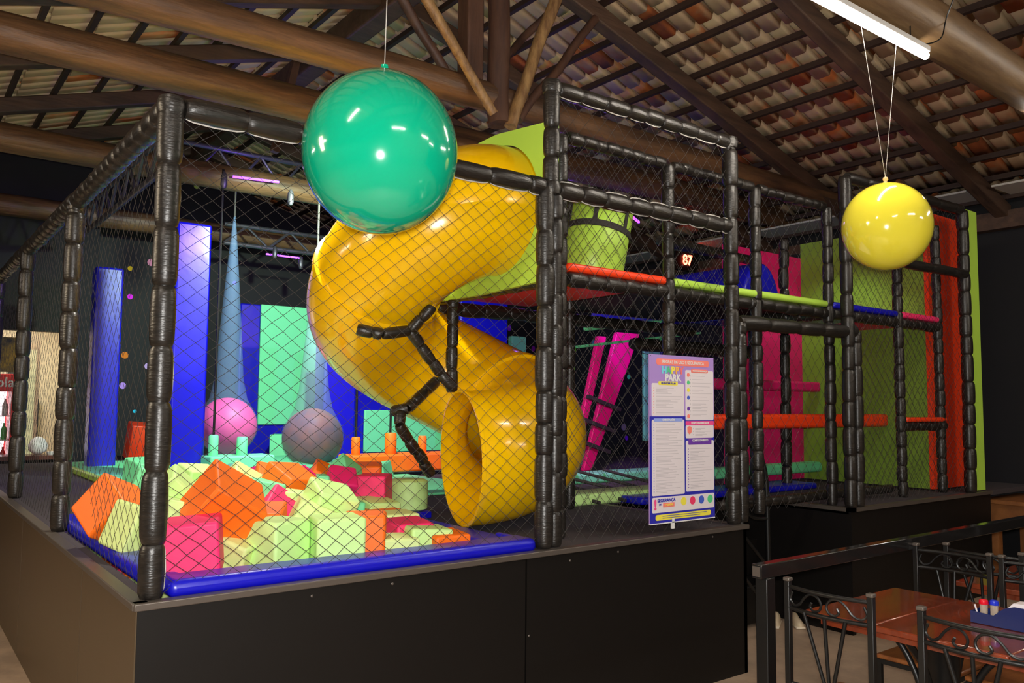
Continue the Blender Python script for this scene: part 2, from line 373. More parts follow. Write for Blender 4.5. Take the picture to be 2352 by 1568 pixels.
log('tie_beam', (.5, -1.0, 4.02), (8.25, -.92, 3.98), .16, .14, mat('lamp_log_wood', (.27, .17, .08), .5, noisecol=(.11, .06, .03), nscale=4, bump=.5, bscale=10, stretch=(.3, 2, 2)), 'thick pale log beam with the glowing tube lamp under it', seed=5)
kt = thing('king_post_frame', 'upright king post of twin timbers with slanting struts under the ridge', 'roof frame', (2.7, 1.7, 4.05))
MB().beam((2.62, 1.76, 3.95), (2.62, 1.76, 5.2), .15, .15, (0, 1, 0)).build('post', kpm, kt, bevel=.012)
log('post', (2.8, 1.62, 3.78), (2.8, 1.66, 5.3), .085, .085, kpm, '', parent=kt, n=10, seed=12)
log('strut', (2.66, 1.50, 3.80), (1.66, 1.50, 4.97), .036, .04, strutm, '', parent=kt, n=12, seed=13)
log('strut', (2.5, 1.8, 4.08), (1.9, 1.8, 4.75), .035, .04, kpm, '', parent=kt, n=10, seed=14)
log('strut', (2.86, 1.56, 3.76), (3.36, 1.5, 5.15), .048, .05, strutm, '', parent=kt, n=14, seed=15)
log('strut', (2.95, 1.58, 3.84), (3.8, 1.62, 4.92), .036, .036, kpm, '', parent=kt, n=12, seed=16)
log('strut', (2.84, 1.8, 4.25), (3.6, 1.85, 5.1), .032, .032, kpm, '', parent=kt, n=10, seed=17)
o = MB().beam((2.1, 4.4, 4.1), (2.3, 4.4, 5.1), .07, .07).build('roof_prop', kpm); tag(o, 'short upright prop under the ridge behind the green balloon cord', 'post')

# ---------------------------------------------------------- lamps
def tube_lamp(loc, L, label, ang=0, strung=False):
    t = thing('tube_lamp', label, 'lamp', loc, 'fluorescent tube lamps'); x, y, z = loc
    d = Vector((math.cos(ang), math.sin(ang), 0)); c = Vector(loc)
    MB().beam(c - d * L / 2, c + d * L / 2, .06, .035).build('housing', white, t, bevel=.004)
    MB().tube([c - d * L / 2 + Vector((0, 0, -.035)), c + d * L / 2 + Vector((0, 0, -.035))], .022, 12).build('tube', tubelit, t, smooth=True)
    for s in (-1, 1): MB().tube([c + d * s * L * .35 + Vector((0, 0, .015)), c + d * s * L * .35 + Vector((0, 0, .14))], .004, 6).build('hanger', metalb, t)
    return t
tube_lamp((3.4, -1.04, 3.78), 1.2, 'bright fluorescent tube lamp under the pale log at upper right')
LT = [((-1.6, -1.5, 3.95), 0), ((.3, -4.6, 3.9), 0), ((3.6, -4.8, 3.9), .0), ((6.6, -2.6, 3.8), 1.57), ((-4.0, 1.5, 3.3), 1.57), ((-4.2, 4.5, 3.3), 1.57), ((6.4, -6.0, 3.9), 0)]
for (p, a) in LT: tube_lamp(p, 1.2, 'fluorescent tube lamp over the dining area, outside the picture', a)
sp = thing('spot_lamp', 'small bright lamp on the pale log at the right picture edge', 'lamp', (5.86, -.93, 3.86))
MB().lathe((5.86, -.93, 3.86), [(.02, .05), (.05, .04), (.055, 0), (.05, -.02)], 20).build('housing', white, sp, smooth=True)
MB().lathe((5.86, -.93, 3.83), [(.045, .01), (.04, -.012), (.02, -.022)], 20).build('bulb', tubelit, sp, smooth=True)
cable = MB().tube(catmull([(3.75, -1.0, 3.86), (3.9, -1.02, 3.8), (4.05, -1.1, 3.84), (4.1, -1.12, 3.98), (4.06, -1.2, 4.1)], 6), .004, 6).build('lamp_cable', metalb, smooth=True); tag(cable, 'thin dark cable looping from the log to the bright tube lamp', 'cable')

# ============================================================ PLAY PLATFORM
ZP = .908
pf = thing('play_platform', 'long black raised platform carrying the padded playground', 'platform', (1.7, 0, 0))
MB().box(-.06, 1.755, -.06, -.03, 0, .885).build('front_panel', blackp, pf); MB().box(1.765, 3.53, -.06, -.03, 0, .885).build('front_panel', blackp, pf)
yb = [-.06, .95, 2.95, 4.95, 7.9]
for i in range(4): MB().box(-.065, -.04, yb[i] + .004, yb[i + 1] - .004, 0, .885).build('side_panel', warmlitp, pf)['label'] = 'side panel coloured brown as in warm light'
MB().box(3.50, 3.53, -.06, 1.3, 0, .885).build('side_panel', blackp, pf)
m = MB(); m.box(-.075, 3.545, -.075, -.02, .88, .908); m.box(-.08, -.02, -.06, 7.9, .88, .908); m.box(3.49, 3.545, -.02, 1.3, .88, .908); m.build('edge_trim', trimm, pf, bevel=.004)
c_ = MB(); c_.box(-.04, .02, -.03, 7.9, .86, .905); c_.box(1.86, 3.52, -.03, 1.3, .86, .905); c_.box(.02, 8.2, 2.42, 7.9, .86, .905); c_.box(1.86, 8.2, 1.3, 2.42, .86, .905); c_.box(1.32, 8.2, 7.9, 8.88, .86, .905); c_.build('carpet', carpet, pf)
c_ = MB(); c_.box(0, 1.9, 0, 2.5, .5, .52); c_.build('pit_floor', foam['plum'], pf)
c_ = MB(); c_.box(.0, .02, 0, 2.42, .5, .9); c_.box(0, 1.86, 2.40, 2.42, .5, .9); c_.box(1.84, 1.86, 0, 2.42, .5, .9); c_.build('pit_lining', foam['plum'], pf)
for sx, sz, sy in [(.62, .846, 0), (1.0, .85, 0), (2.05, .84, 0), (2.4, .85, 0), (.07, .3, 0), (3.2, .86, 0), (1.78, .5, 0)]:
    MB().lathe((sx, -.06, sz), [(.006, 0), (.006, .003), (.003, .005)], 10, (0, -1, 0)).build('screw', trimm, pf)

pf2 = thing('far_platform', 'black raised platform under the right climbing frame', 'platform', (6, 1, 0))
MB().box(4.88, 7.2, 0.02, .05, 0, .885).build('front_panel', blackp, pf2); MB().box(4.88, 4.91, .05, 1.3, 0, .885).build('side_panel', blackp, pf2)
MB().box(4.88, 8.2, .04, 1.3, .86, .905).build('carpet', carpet, pf2); m = MB(); m.box(4.865, 7.2, -.0, .05, .88, .908); m.box(4.865, 4.92, .0, 1.3, .88, .908); m.build('edge_trim', trimm, pf2)
MB().box(4.84, 4.88, .0, 1.3, 0, .16).build('skirting', blackp, pf2)
st = thing('entrance_steps', 'dark steps in the gap between the two platforms', 'steps', (4.2, .9, 0))
for k in range(3): MB().box(3.56, 4.82, .55 + .25 * k, 1.3, .03 + .28 * k, .03 + .28 * (k + 1)).build('step', blackp, st, bevel=.01)
MB().box(3.53, 4.84, 1.28, 1.31, 0, .885).build('riser_panel', blackp, st)
hr = thing('stair_handrail', 'bent black steel handrail beside the entrance steps', 'handrail', (4.2, .3, 0))
MB().tube(catmull([(4.0, .3, 1.40), (4.06, .3, 1.385), (4.16, .3, 1.32), (4.22, .3, 1.22), (4.25, .3, 1.05), (4.26, .3, .6), (4.26, .3, 0)], 6), .018, 10).build('rail', metalb, hr, smooth=True)
for z in (1.12, .85): MB().tube(catmull([(3.98, .3, z + .08), (4.08, .3, z + .02), (4.18, .3, z), (4.25, .3, z)], 5), .012, 8).build('rung', metalb, hr, smooth=True)
MB().tube([(3.95, .3, .78), (4.26, .3, .5)], .012, 8).build('brace', metalb, hr); MB().tube([(3.95, .3, .5), (4.26, .3, .2)], .012, 8).build('brace', metalb, hr)
MB().tube([(3.96, .3, 0), (3.96, .3, 1.41), (4.0, .3, 1.40)], .018, 10).build('post', metalb, hr, smooth=True)

# ============================================================ SAFETY FENCE
TF = 2.81; TU = 3.37
fe = thing('safety_fence', 'black foam padded safety fence with diamond netting around the foam pit', 'fence', (0, 0, ZP))
pad_post(fe, (0, 0, ZP), (0, 0, TF + .0), .048, .235, seamside=[(1, .3, 0)])
pad_post(fe, (1.92, 0, ZP), (1.92, 0, TF), .048, .2)
pad_post(fe, (2.0, .01, ZP), (2.0, .01, TF - .02), .042, .2)
pad_post(fe, (1.96, 0, TF), (1.96, 0, TU), .044, .19)
pad_post(fe, (3.485, 0, ZP), (3.485, 0, TU), .048, .2)
pad_post(fe, (3.61, .03, ZP), (3.61, .03, 2.2), .042, .2)
for y in (2.0, 3.97, 5.92): pad_post(fe, (0, y, ZP), (0, y, TF), .05, .22)
pad_post(fe, (0.05, 0, TF), (1.90, 0, TF), .046, .24, 'rail', [(0, 0, -1)])
pad_post(fe, (2.0, 0, TF), (3.45, 0, TF), .046, .17, 'rail', [(0, -.2, -1), (0, -.2, 1)])
pad_post(fe, (2.0, 0, TU), (3.45, 0, TU), .044, .17, 'rail', [(0, -.2, -1)])
pad_post(fe, (0, .05, TF), (0, 7.6, TF), .05, .13, 'rail')
for p in [(0, 0, TF), (1.96, 0, TF), (1.96, 0, TU), (3.485, 0, TU)]:
    MB().lathe((p[0], p[1], p[2] - .045), [(.02, 0), (.048, .012), (.056, .045), (.048, .078), (.02, .09)], 14).build('joint_pad', vinyl, fe, smooth=True)
net(fe, (.04, 0, ZP + .01), (1, 0, 0), 1.86, TF - ZP - .05, .088, .067, seed=2, r=.0011, jit=.003)
net(fe, (2.02, 0, ZP + .01), (1, 0, 0), 1.44, TF - ZP - .05, .1, .11, seed=3, r=.0015)
net(fe, (2.0, 0, TF + .04), (1, 0, 0), 1.46, TU - TF - .08, .1, .11, seed=4, r=.0012)
for i, (a, b) in enumerate(((.05, 1.95), (2.05, 3.92), (4.02, 5.87), (5.97, 7.6))): net(fe, (0, a, ZP + .01), (0, 1, 0), b - a, TF - ZP - .05, .1, .095, seed=5 + i, r=.001, jit=.002)

# blue vinyl edging of the foam pit
pe = thing('pit_edging', 'glossy blue vinyl edging around the foam cube pit', 'edge padding', (.9, .1, ZP))
def roundbar(name, x0, x1, y0, y1, z0, z1, material, parent, bev=.02): return MB().box(x0, x1, y0, y1, z0, z1).build(name, material, parent, bevel=bev, bseg=4)
roundbar('front_pad', .06, 1.87, -.015, .16, .895, .965, foam['blue'], pe, .03)
roundbar('left_pad', .03, .17, .16, 2.4, .89, .955, foam['blue'], pe, .03)
roundbar('back_pad', .17, .62, 1.95, 2.42, .87, .93, foam['blue'], pe, .02)
roundbar('right_pad', 1.70, 1.9, .16, 2.0, .87, .935, foam['blue'], pe, .02)
roundbar('corner_pad', 1.86, 1.9, .03, .35, .89, .95, foam['blue'], pe, .015)

# ============================================================ FOAM CUBES
def cube(c, s, rot, col, label, group='foam cubes of the pit', name='foam_cube', dims=None):
    o = MB().obox((0, 0, 0), dims or (s, s, s)).build(name, foam[col], bevel=min(.014, s * .07), bseg=3)
    # a little puckering of the vinyl faces
    o.location = c; o.rotation_euler = rot; return tag(o, label, 'foam cube', group)
cube((0.237, 0.300, 1.036), 0.230, (R(3), R(-4), R(-22)), 'pink', 'pink foam cube beside the corner post at the front of the pit')
cube((0.629, 0.357, 1.007), 0.215, (R(0), R(0), R(21)), 'lime', 'left one of the two big pale lime foam cubes at the front edge')
cube((0.871, 0.247, 1.011), 0.225, (R(0), R(0), R(-12)), 'lime', 'right one of the two big pale lime foam cubes at the front edge')
cube((1.028, 0.265, 1.023), 0.200, (R(0), R(0), R(-30)), 'orange', 'upright orange foam slab to the right of the front lime cubes')
cube((0.953, 0.527, 1.125), 0.215, (R(20), R(14), R(-2)), 'lime', 'tilted lime foam cube lying on top behind the two front lime cubes')
cube((0.479, 0.476, 0.953), 0.210, (R(10), R(20), R(-50)), 'paleyel', 'yellowish foam cube low between the pink cube and the front lime cube')
cube((0.424, 0.498, 1.166), 0.270, (R(30), R(30), R(2)), 'orange', 'largest orange foam cube, tilted on its corner above the pink cube')
cube((0.304, 0.865, 1.188), 0.200, (R(20), R(-42), R(-30)), 'lime', 'lime foam cube tipped on edge just right of the corner post')
cube((0.767, 1.269, 1.175), 0.180, (R(40), R(30), R(0)), 'paleyel', 'pale lime foam cube peeping up behind the large orange cube')
cube((1.021, 1.457, 1.151), 0.210, (R(18), R(12), R(-15)), 'orange', 'orange foam cube behind the pale lime peak in the middle of the pit')
cube((1.128, 1.248, 1.153), 0.165, (R(30), R(40), R(-20)), 'magenta', 'magenta foam cube showing a dark pink triangle left of the hanging ball')
cube((1.349, 1.205, 1.165), 0.160, (R(40), R(10), R(-10)), 'magenta', 'magenta foam cube tipped below the mint cap under the hanging ball')
cube((1.453, 1.374, 1.200), 0.170, (R(38), R(35), R(5)), 'mint', 'mint foam cube tipped like a little roof under the hanging ball')
cube((1.353, 1.455, 1.150), 0.200, (R(20), R(25), R(-20)), 'orange', 'orange foam cube between two magenta cubes below the hanging ball')
cube((1.652, 1.479, 1.155), 0.210, (R(5), R(0), R(-30)), 'orange', 'orange foam cube behind the upright pink foam block')
cube((1.576, 1.266, 1.090), 0.240, (R(0), R(0), R(-40)), 'pink', 'upright pink foam block left of the pale green foam drum')
cube((0.805, 0.809, 1.074), 0.190, (R(30), R(35), R(-20)), 'pink', 'pink foam cube showing one tip between orange and lime cubes')
cube((0.114, 1.208, 1.098), 0.240, (R(35), R(22), R(30)), 'orange', 'orange foam cube at the left side of the pit, left of the corner post')
cube((0.165, 0.923, 1.030), 0.220, (R(8), R(20), R(20)), 'paleyel', 'pale lime foam cube below the left orange cube')
cube((1.416, 0.670, 0.947), 0.220, (R(0), R(0), R(-10)), 'paleyel', 'olive lime foam cube sunk flat near the dark blue right edging')
cube((1.371, 0.452, 0.938), 0.210, (R(4), R(0), R(-5)), 'pink', 'pink foam cube sunk flat between two sunk lime cubes')
cube((1.392, 0.312, 0.915), 0.220, (R(0), R(4), R(-12)), 'lime', 'lime foam cube sunk flat nearest the orange one at right')
cube((1.473, 0.252, 0.899), 0.200, (R(3), R(0), R(-5)), 'orange', 'orange foam cube in the right corner of the pit')
cube((1.154, 0.244, 0.898), 0.220, (R(0), R(3), R(-8)), 'paleyel', 'yellowish foam cube sunk flat by the orange slab along the front pad')
cube((1.491, 0.993, 0.929), 0.220, (R(0), R(0), R(-5)), 'orange', 'orange foam cube mostly hidden behind the orange slab')
cube((0.963, 0.879, 1.055), 0.240, (R(0), R(8), R(-12)), 'lime', 'lime foam cube lying flat behind the first front lime cube')
cube((0.651, 0.615, 1.034), 0.220, (R(10), R(0), R(-30)), 'orange', 'orange foam cube wedged behind the first front lime cube')
cube((0.864, 0.513, 1.050), 0.220, (R(0), R(25), R(-20)), 'paleyel', 'yellowish foam cube wedged between the two front lime cubes')
cube((0.303, 0.688, 1.074), 0.220, (R(0), R(15), R(-10)), 'lime', 'lime foam cube between the large orange cube and the pink one')
cube((0.372, 1.573, 1.161), 0.200, (R(0), R(20), R(-10)), 'mint', 'mint foam cube half hidden by the corner post')
cube((0.670, 1.723, 1.163), 0.200, (R(12), R(5), R(10)), 'lime', 'pale foam cube left of the pale lime peak')
cube((0.610, 2.655, 1.143), 0.220, (R(10), R(0), R(15)), 'mint', 'mint foam cube on the mint pad left of the corner post')
cube((0.868, 1.200, 1.099), 0.240, (R(0), R(10), R(-25)), 'mint', 'flat mint foam cube behind the pink tip')
cube((1.185, 1.338, 1.091), 0.260, (R(0), R(0), R(-18)), 'mint', 'flat mint foam cube in the middle, right of the pink tip')
cube((1.020, 1.204, 1.158), 0.230, (R(25), R(5), R(20)), 'orange', 'orange foam cube next to the magenta triangle')
cube((1.372, 1.320, 1.095), 0.240, (R(0), R(0), R(-30)), 'mint', 'long flat mint foam piece left of the pink block')
cube((1.566, 3.950, 0.950), 0.25, (R(12), R(9), R(67)), 'mint', 'mint foam cube among the far cubes under the hanging balls', group='mint far foam cubes')
cube((1.627, 3.950, 0.939), 0.26, (R(6), R(-13), R(20)), 'mint', 'mint foam cube among the far cubes under the hanging balls', group='mint far foam cubes')
cube((1.740, 3.950, 0.939), 0.21, (R(3), R(-11), R(73)), 'mint', 'mint foam cube among the far cubes under the hanging balls', group='mint far foam cubes')
cube((1.858, 3.950, 0.949), 0.22, (R(-9), R(13), R(49)), 'mint', 'mint foam cube among the far cubes under the hanging balls', group='mint far foam cubes')
cube((1.961, 3.950, 0.952), 0.21, (R(5), R(0), R(16)), 'mint', 'mint foam cube among the far cubes under the hanging balls', group='mint far foam cubes')
cube((2.072, 3.950, 0.959), 0.20, (R(10), R(-8), R(21)), 'mint', 'mint foam cube among the far cubes under the hanging balls', group='mint far foam cubes')
cube((2.246, 3.950, 0.932), 0.26, (R(3), R(14), R(80)), 'mint', 'mint foam cube among the far cubes under the hanging balls', group='mint far foam cubes')
cube((2.308, 3.950, 0.958), 0.24, (R(14), R(-2), R(38)), 'mint', 'mint foam cube among the far cubes under the hanging balls', group='mint far foam cubes')
cube((1.420, 3.950, 0.937), 0.26, (R(-6), R(-12), R(42)), 'mint', 'mint foam cube among the far cubes under the hanging balls', group='mint far foam cubes')
cube((1.625, 3.950, 0.944), 0.20, (R(7), R(8), R(43)), 'mint', 'mint foam cube among the far cubes under the hanging balls', group='mint far foam cubes')
cube((1.772, 3.950, 0.934), 0.22, (R(8), R(-4), R(23)), 'mint', 'mint foam cube among the far cubes under the hanging balls', group='mint far foam cubes')
cube((2.007, 3.950, 0.948), 0.20, (R(-14), R(9), R(45)), 'mint', 'mint foam cube among the far cubes under the hanging balls', group='mint far foam cubes')
cube((2.244, 3.950, 0.921), 0.25, (R(-3), R(-2), R(74)), 'mint', 'mint foam cube among the far cubes under the hanging balls', group='mint far foam cubes')
cube((2.439, 3.950, 0.938), 0.24, (R(5), R(-8), R(15)), 'mint', 'mint foam cube among the far cubes under the hanging balls', group='mint far foam cubes')
cube((2.629, 3.950, 0.957), 0.26, (R(-3), R(2), R(45)), 'mint', 'mint foam cube among the far cubes under the hanging balls', group='mint far foam cubes')
cube((2.857, 3.950, 0.930), 0.23, (R(4), R(9), R(47)), 'mint', 'mint foam cube among the far cubes under the hanging balls', group='mint far foam cubes')
cube((3.050, 3.919, 0.921), 0.26, (R(-12), R(-8), R(43)), 'mint', 'mint foam cube among the far cubes under the hanging balls', group='mint far foam cubes')
cube((1.390, 4.232, 0.935), 0.21, (R(-6), R(8), R(69)), 'magenta', 'magenta foam cube among the far cubes under the hanging balls', group='magenta far foam cubes')
cube((1.457, 4.191, 0.947), 0.22, (R(11), R(-12), R(80)), 'mint', 'mint foam cube among the far cubes under the hanging balls', group='mint far foam cubes')
cube((1.499, 3.950, 0.948), 0.26, (R(-9), R(9), R(6)), 'magenta', 'magenta foam cube among the far cubes under the hanging balls', group='magenta far foam cubes')
cube((1.607, 3.950, 0.944), 0.26, (R(-13), R(-7), R(76)), 'mint', 'mint foam cube among the far cubes under the hanging balls', group='mint far foam cubes')
cube((1.744, 3.950, 0.930), 0.24, (R(-10), R(-13), R(4)), 'magenta', 'magenta foam cube among the far cubes under the hanging balls', group='magenta far foam cubes')
cube((1.892, 3.926, 0.933), 0.21, (R(9), R(4), R(16)), 'mint', 'mint foam cube among the far cubes under the hanging balls', group='mint far foam cubes')
cube((1.977, 3.874, 0.952), 0.21, (R(-1), R(-3), R(19)), 'magenta', 'magenta foam cube among the far cubes under the hanging balls', group='magenta far foam cubes')
cube((2.036, 3.839, 0.937), 0.21, (R(5), R(13), R(21)), 'mint', 'mint foam cube among the far cubes under the hanging balls', group='mint far foam cubes')
cube((2.197, 3.741, 0.938), 0.23, (R(9), R(-4), R(61)), 'magenta', 'magenta foam cube among the far cubes under the hanging balls', group='magenta far foam cubes')
cube((0.300, 0.300, 0.763), .21, (R(6), R(3), R(-11)), 'lime', 'lime foam cube in the under layer of the pit', group='lime cubes of the under layer')
cube((0.300, 0.540, 0.758), .21, (R(8), R(-4), R(20)), 'paleyel', 'yellowish foam cube in the under layer of the pit', group='yellowish cubes of the under layer')
cube((0.300, 0.780, 0.783), .21, (R(1), R(-4), R(-15)), 'mint', 'mint foam cube in the under layer of the pit', group='mint cubes of the under layer')
cube((0.300, 1.020, 0.770), .21, (R(7), R(8), R(12)), 'lime', 'lime foam cube in the under layer of the pit', group='lime cubes of the under layer')
cube((0.300, 1.260, 0.766), .21, (R(2), R(9), R(-18)), 'orange', 'orange foam cube in the under layer of the pit', group='orange cubes of the under layer')
cube((0.300, 1.500, 0.778), .21, (R(2), R(8), R(-3)), 'pink', 'pink foam cube in the under layer of the pit', group='pink cubes of the under layer')
cube((0.300, 1.740, 0.780), .21, (R(-1), R(0), R(1)), 'orange', 'orange foam cube in the under layer of the pit', group='orange cubes of the under layer')
cube((0.300, 1.980, 0.774), .21, (R(9), R(-9), R(10)), 'lime', 'lime foam cube in the under layer of the pit', group='lime cubes of the under layer')
cube((0.300, 2.220, 0.771), .21, (R(-1), R(1), R(-3)), 'paleyel', 'yellowish foam cube in the under layer of the pit', group='yellowish cubes of the under layer')
cube((0.515, 0.300, 0.769), .21, (R(7), R(2), R(2)), 'pink', 'pink foam cube in the under layer of the pit', group='pink cubes of the under layer')
cube((0.515, 0.540, 0.763), .21, (R(2), R(4), R(2)), 'orange', 'orange foam cube in the under layer of the pit', group='orange cubes of the under layer')
cube((0.515, 0.780, 0.783), .21, (R(-4), R(5), R(3)), 'lime', 'lime foam cube in the under layer of the pit', group='lime cubes of the under layer')
cube((0.515, 1.020, 0.784), .21, (R(7), R(-5), R(13)), 'paleyel', 'yellowish foam cube in the under layer of the pit', group='yellowish cubes of the under layer')
cube((0.515, 1.260, 0.784), .21, (R(-3), R(2), R(10)), 'mint', 'mint foam cube in the under layer of the pit', group='mint cubes of the under layer')
cube((0.515, 1.500, 0.763), .21, (R(-7), R(4), R(-10)), 'lime', 'lime foam cube in the under layer of the pit', group='lime cubes of the under layer')
cube((0.515, 1.740, 0.774), .21, (R(9), R(7), R(6)), 'orange', 'orange foam cube in the under layer of the pit', group='orange cubes of the under layer')
cube((0.515, 1.980, 0.764), .21, (R(8), R(-1), R(-19)), 'pink', 'pink foam cube in the under layer of the pit', group='pink cubes of the under layer')
cube((0.515, 2.220, 0.761), .21, (R(9), R(5), R(19)), 'orange', 'orange foam cube in the under layer of the pit', group='orange cubes of the under layer')
cube((0.730, 0.300, 0.775), .21, (R(-2), R(-4), R(20)), 'lime', 'lime foam cube in the under layer of the pit', group='lime cubes of the under layer')
cube((0.730, 0.540, 0.777), .21, (R(6), R(-2), R(-10)), 'orange', 'orange foam cube in the under layer of the pit', group='orange cubes of the under layer')
cube((0.730, 0.780, 0.757), .21, (R(-5), R(-6), R(0)), 'pink', 'pink foam cube in the under layer of the pit', group='pink cubes of the under layer')
cube((0.730, 1.020, 0.784), .21, (R(6), R(-3), R(15)), 'orange', 'orange foam cube in the under layer of the pit', group='orange cubes of the under layer')
cube((0.730, 1.260, 0.756), .21, (R(5), R(2), R(4)), 'lime', 'lime foam cube in the under layer of the pit', group='lime cubes of the under layer')
cube((0.730, 1.500, 0.775), .21, (R(-7), R(9), R(-7)), 'paleyel', 'yellowish foam cube in the under layer of the pit', group='yellowish cubes of the under layer')
cube((0.730, 1.740, 0.762), .21, (R(2), R(-9), R(2)), 'mint', 'mint foam cube in the under layer of the pit', group='mint cubes of the under layer')
cube((0.730, 1.980, 0.767), .21, (R(-1), R(4), R(-13)), 'lime', 'lime foam cube in the under layer of the pit', group='lime cubes of the under layer')
cube((0.730, 2.220, 0.776), .21, (R(8), R(2), R(-18)), 'orange', 'orange foam cube in the under layer of the pit', group='orange cubes of the under layer')
cube((0.945, 0.300, 0.771), .21, (R(0), R(-6), R(-2)), 'paleyel', 'yellowish foam cube in the under layer of the pit', group='yellowish cubes of the under layer')
cube((0.945, 0.540, 0.771), .21, (R(1), R(9), R(-2)), 'mint', 'mint foam cube in the under layer of the pit', group='mint cubes of the under layer')
cube((0.945, 0.780, 0.784), .21, (R(-5), R(4), R(6)), 'lime', 'lime foam cube in the under layer of the pit', group='lime cubes of the under layer')
cube((0.945, 1.020, 0.779), .21, (R(8), R(2), R(9)), 'orange', 'orange foam cube in the under layer of the pit', group='orange cubes of the under layer')
cube((0.945, 1.260, 0.759), .21, (R(3), R(9), R(10)), 'pink', 'pink foam cube in the under layer of the pit', group='pink cubes of the under layer')
cube((0.945, 1.500, 0.784), .21, (R(-5), R(-7), R(2)), 'orange', 'orange foam cube in the under layer of the pit', group='orange cubes of the under layer')
cube((0.945, 1.740, 0.780), .21, (R(-9), R(3), R(-14)), 'lime', 'lime foam cube in the under layer of the pit', group='lime cubes of the under layer')
cube((0.945, 1.980, 0.765), .21, (R(8), R(-5), R(0)), 'paleyel', 'yellowish foam cube in the under layer of the pit', group='yellowish cubes of the under layer')
cube((0.945, 2.220, 0.774), .21, (R(9), R(3), R(7)), 'mint', 'mint foam cube in the under layer of the pit', group='mint cubes of the under layer')
cube((1.160, 0.300, 0.723), .21, (R(-2), R(6), R(-2)), 'orange', 'orange foam cube in the under layer of the pit', group='orange cubes of the under layer')
cube((1.160, 0.540, 0.724), .21, (R(3), R(3), R(-10)), 'lime', 'lime foam cube in the under layer of the pit', group='lime cubes of the under layer')
cube((1.160, 0.780, 0.728), .21, (R(-1), R(0), R(11)), 'paleyel', 'yellowish foam cube in the under layer of the pit', group='yellowish cubes of the under layer')
cube((1.160, 1.020, 0.718), .21, (R(-9), R(1), R(-1)), 'mint', 'mint foam cube in the under layer of the pit', group='mint cubes of the under layer')
cube((1.160, 1.260, 0.725), .21, (R(0), R(-5), R(10)), 'lime', 'lime foam cube in the under layer of the pit', group='lime cubes of the under layer')
cube((1.160, 1.500, 0.711), .21, (R(5), R(-2), R(-2)), 'orange', 'orange foam cube in the under layer of the pit', group='orange cubes of the under layer')
cube((1.160, 1.740, 0.711), .21, (R(-5), R(3), R(-20)), 'pink', 'pink foam cube in the under layer of the pit', group='pink cubes of the under layer')
cube((1.160, 1.980, 0.724), .21, (R(8), R(-1), R(-5)), 'orange', 'orange foam cube in the under layer of the pit', group='orange cubes of the under layer')
cube((1.160, 2.220, 0.738), .21, (R(-8), R(-2), R(11)), 'lime', 'lime foam cube in the under layer of the pit', group='lime cubes of the under layer')
cube((1.375, 0.300, 0.718), .21, (R(-5), R(0), R(-2)), 'orange', 'orange foam cube in the under layer of the pit', group='orange cubes of the under layer')
cube((1.375, 0.540, 0.725), .21, (R(6), R(7), R(18)), 'pink', 'pink foam cube in the under layer of the pit', group='pink cubes of the under layer')
cube((1.375, 0.780, 0.736), .21, (R(-6), R(-9), R(-12)), 'orange', 'orange foam cube in the under layer of the pit', group='orange cubes of the under layer')
cube((1.375, 1.020, 0.719), .21, (R(8), R(1), R(19)), 'lime', 'lime foam cube in the under layer of the pit', group='lime cubes of the under layer')
cube((1.375, 1.260, 0.719), .21, (R(7), R(-9), R(9)), 'paleyel', 'yellowish foam cube in the under layer of the pit', group='yellowish cubes of the under layer')
cube((1.375, 1.500, 0.720), .21, (R(9), R(-5), R(-18)), 'mint', 'mint foam cube in the under layer of the pit', group='mint cubes of the under layer')
cube((1.375, 1.740, 0.710), .21, (R(8), R(5), R(-14)), 'lime', 'lime foam cube in the under layer of the pit', group='lime cubes of the under layer')
cube((1.375, 1.980, 0.737), .21, (R(8), R(-3), R(-20)), 'orange', 'orange foam cube in the under layer of the pit', group='orange cubes of the under layer')
cube((1.375, 2.220, 0.723), .21, (R(4), R(9), R(20)), 'pink', 'pink foam cube in the under layer of the pit', group='pink cubes of the under layer')
cube((1.590, 0.300, 0.729), .21, (R(3), R(6), R(5)), 'mint', 'mint foam cube in the under layer of the pit', group='mint cubes of the under layer')
cube((1.590, 0.540, 0.730), .21, (R(-3), R(0), R(9)), 'lime', 'lime foam cube in the under layer of the pit', group='lime cubes of the under layer')
cube((1.590, 0.780, 0.735), .21, (R(-7), R(0), R(-20)), 'orange', 'orange foam cube in the under layer of the pit', group='orange cubes of the under layer')
cube((1.590, 1.020, 0.731), .21, (R(4), R(9), R(-2)), 'pink', 'pink foam cube in the under layer of the pit', group='pink cubes of the under layer')
cube((1.590, 1.260, 0.729), .21, (R(6), R(0), R(-11)), 'orange', 'orange foam cube in the under layer of the pit', group='orange cubes of the under layer')
cube((1.590, 1.500, 0.715), .21, (R(8), R(6), R(1)), 'lime', 'lime foam cube in the under layer of the pit', group='lime cubes of the under layer')
cube((1.590, 1.740, 0.726), .21, (R(4), R(9), R(14)), 'paleyel', 'yellowish foam cube in the under layer of the pit', group='yellowish cubes of the under layer')
cube((1.590, 1.980, 0.734), .21, (R(-7), R(-2), R(-3)), 'mint', 'mint foam cube in the under layer of the pit', group='mint cubes of the under layer')
cube((1.590, 2.220, 0.735), .21, (R(-7), R(-9), R(1)), 'lime', 'lime foam cube in the under layer of the pit', group='lime cubes of the under layer')
cube((0.420, 1.300, 0.988), .21, (R(-2), R(-3), R(-12)), 'lime', 'lime foam cube in the middle layer at the back of the pit', group='lime cubes of the middle layer')
cube((0.420, 1.520, 0.979), .21, (R(3), R(-7), R(1)), 'paleyel', 'yellowish foam cube in the middle layer at the back of the pit', group='yellowish cubes of the middle layer')
cube((0.420, 1.740, 0.989), .21, (R(7), R(2), R(-15)), 'pink', 'pink foam cube in the middle layer at the back of the pit', group='pink cubes of the middle layer')
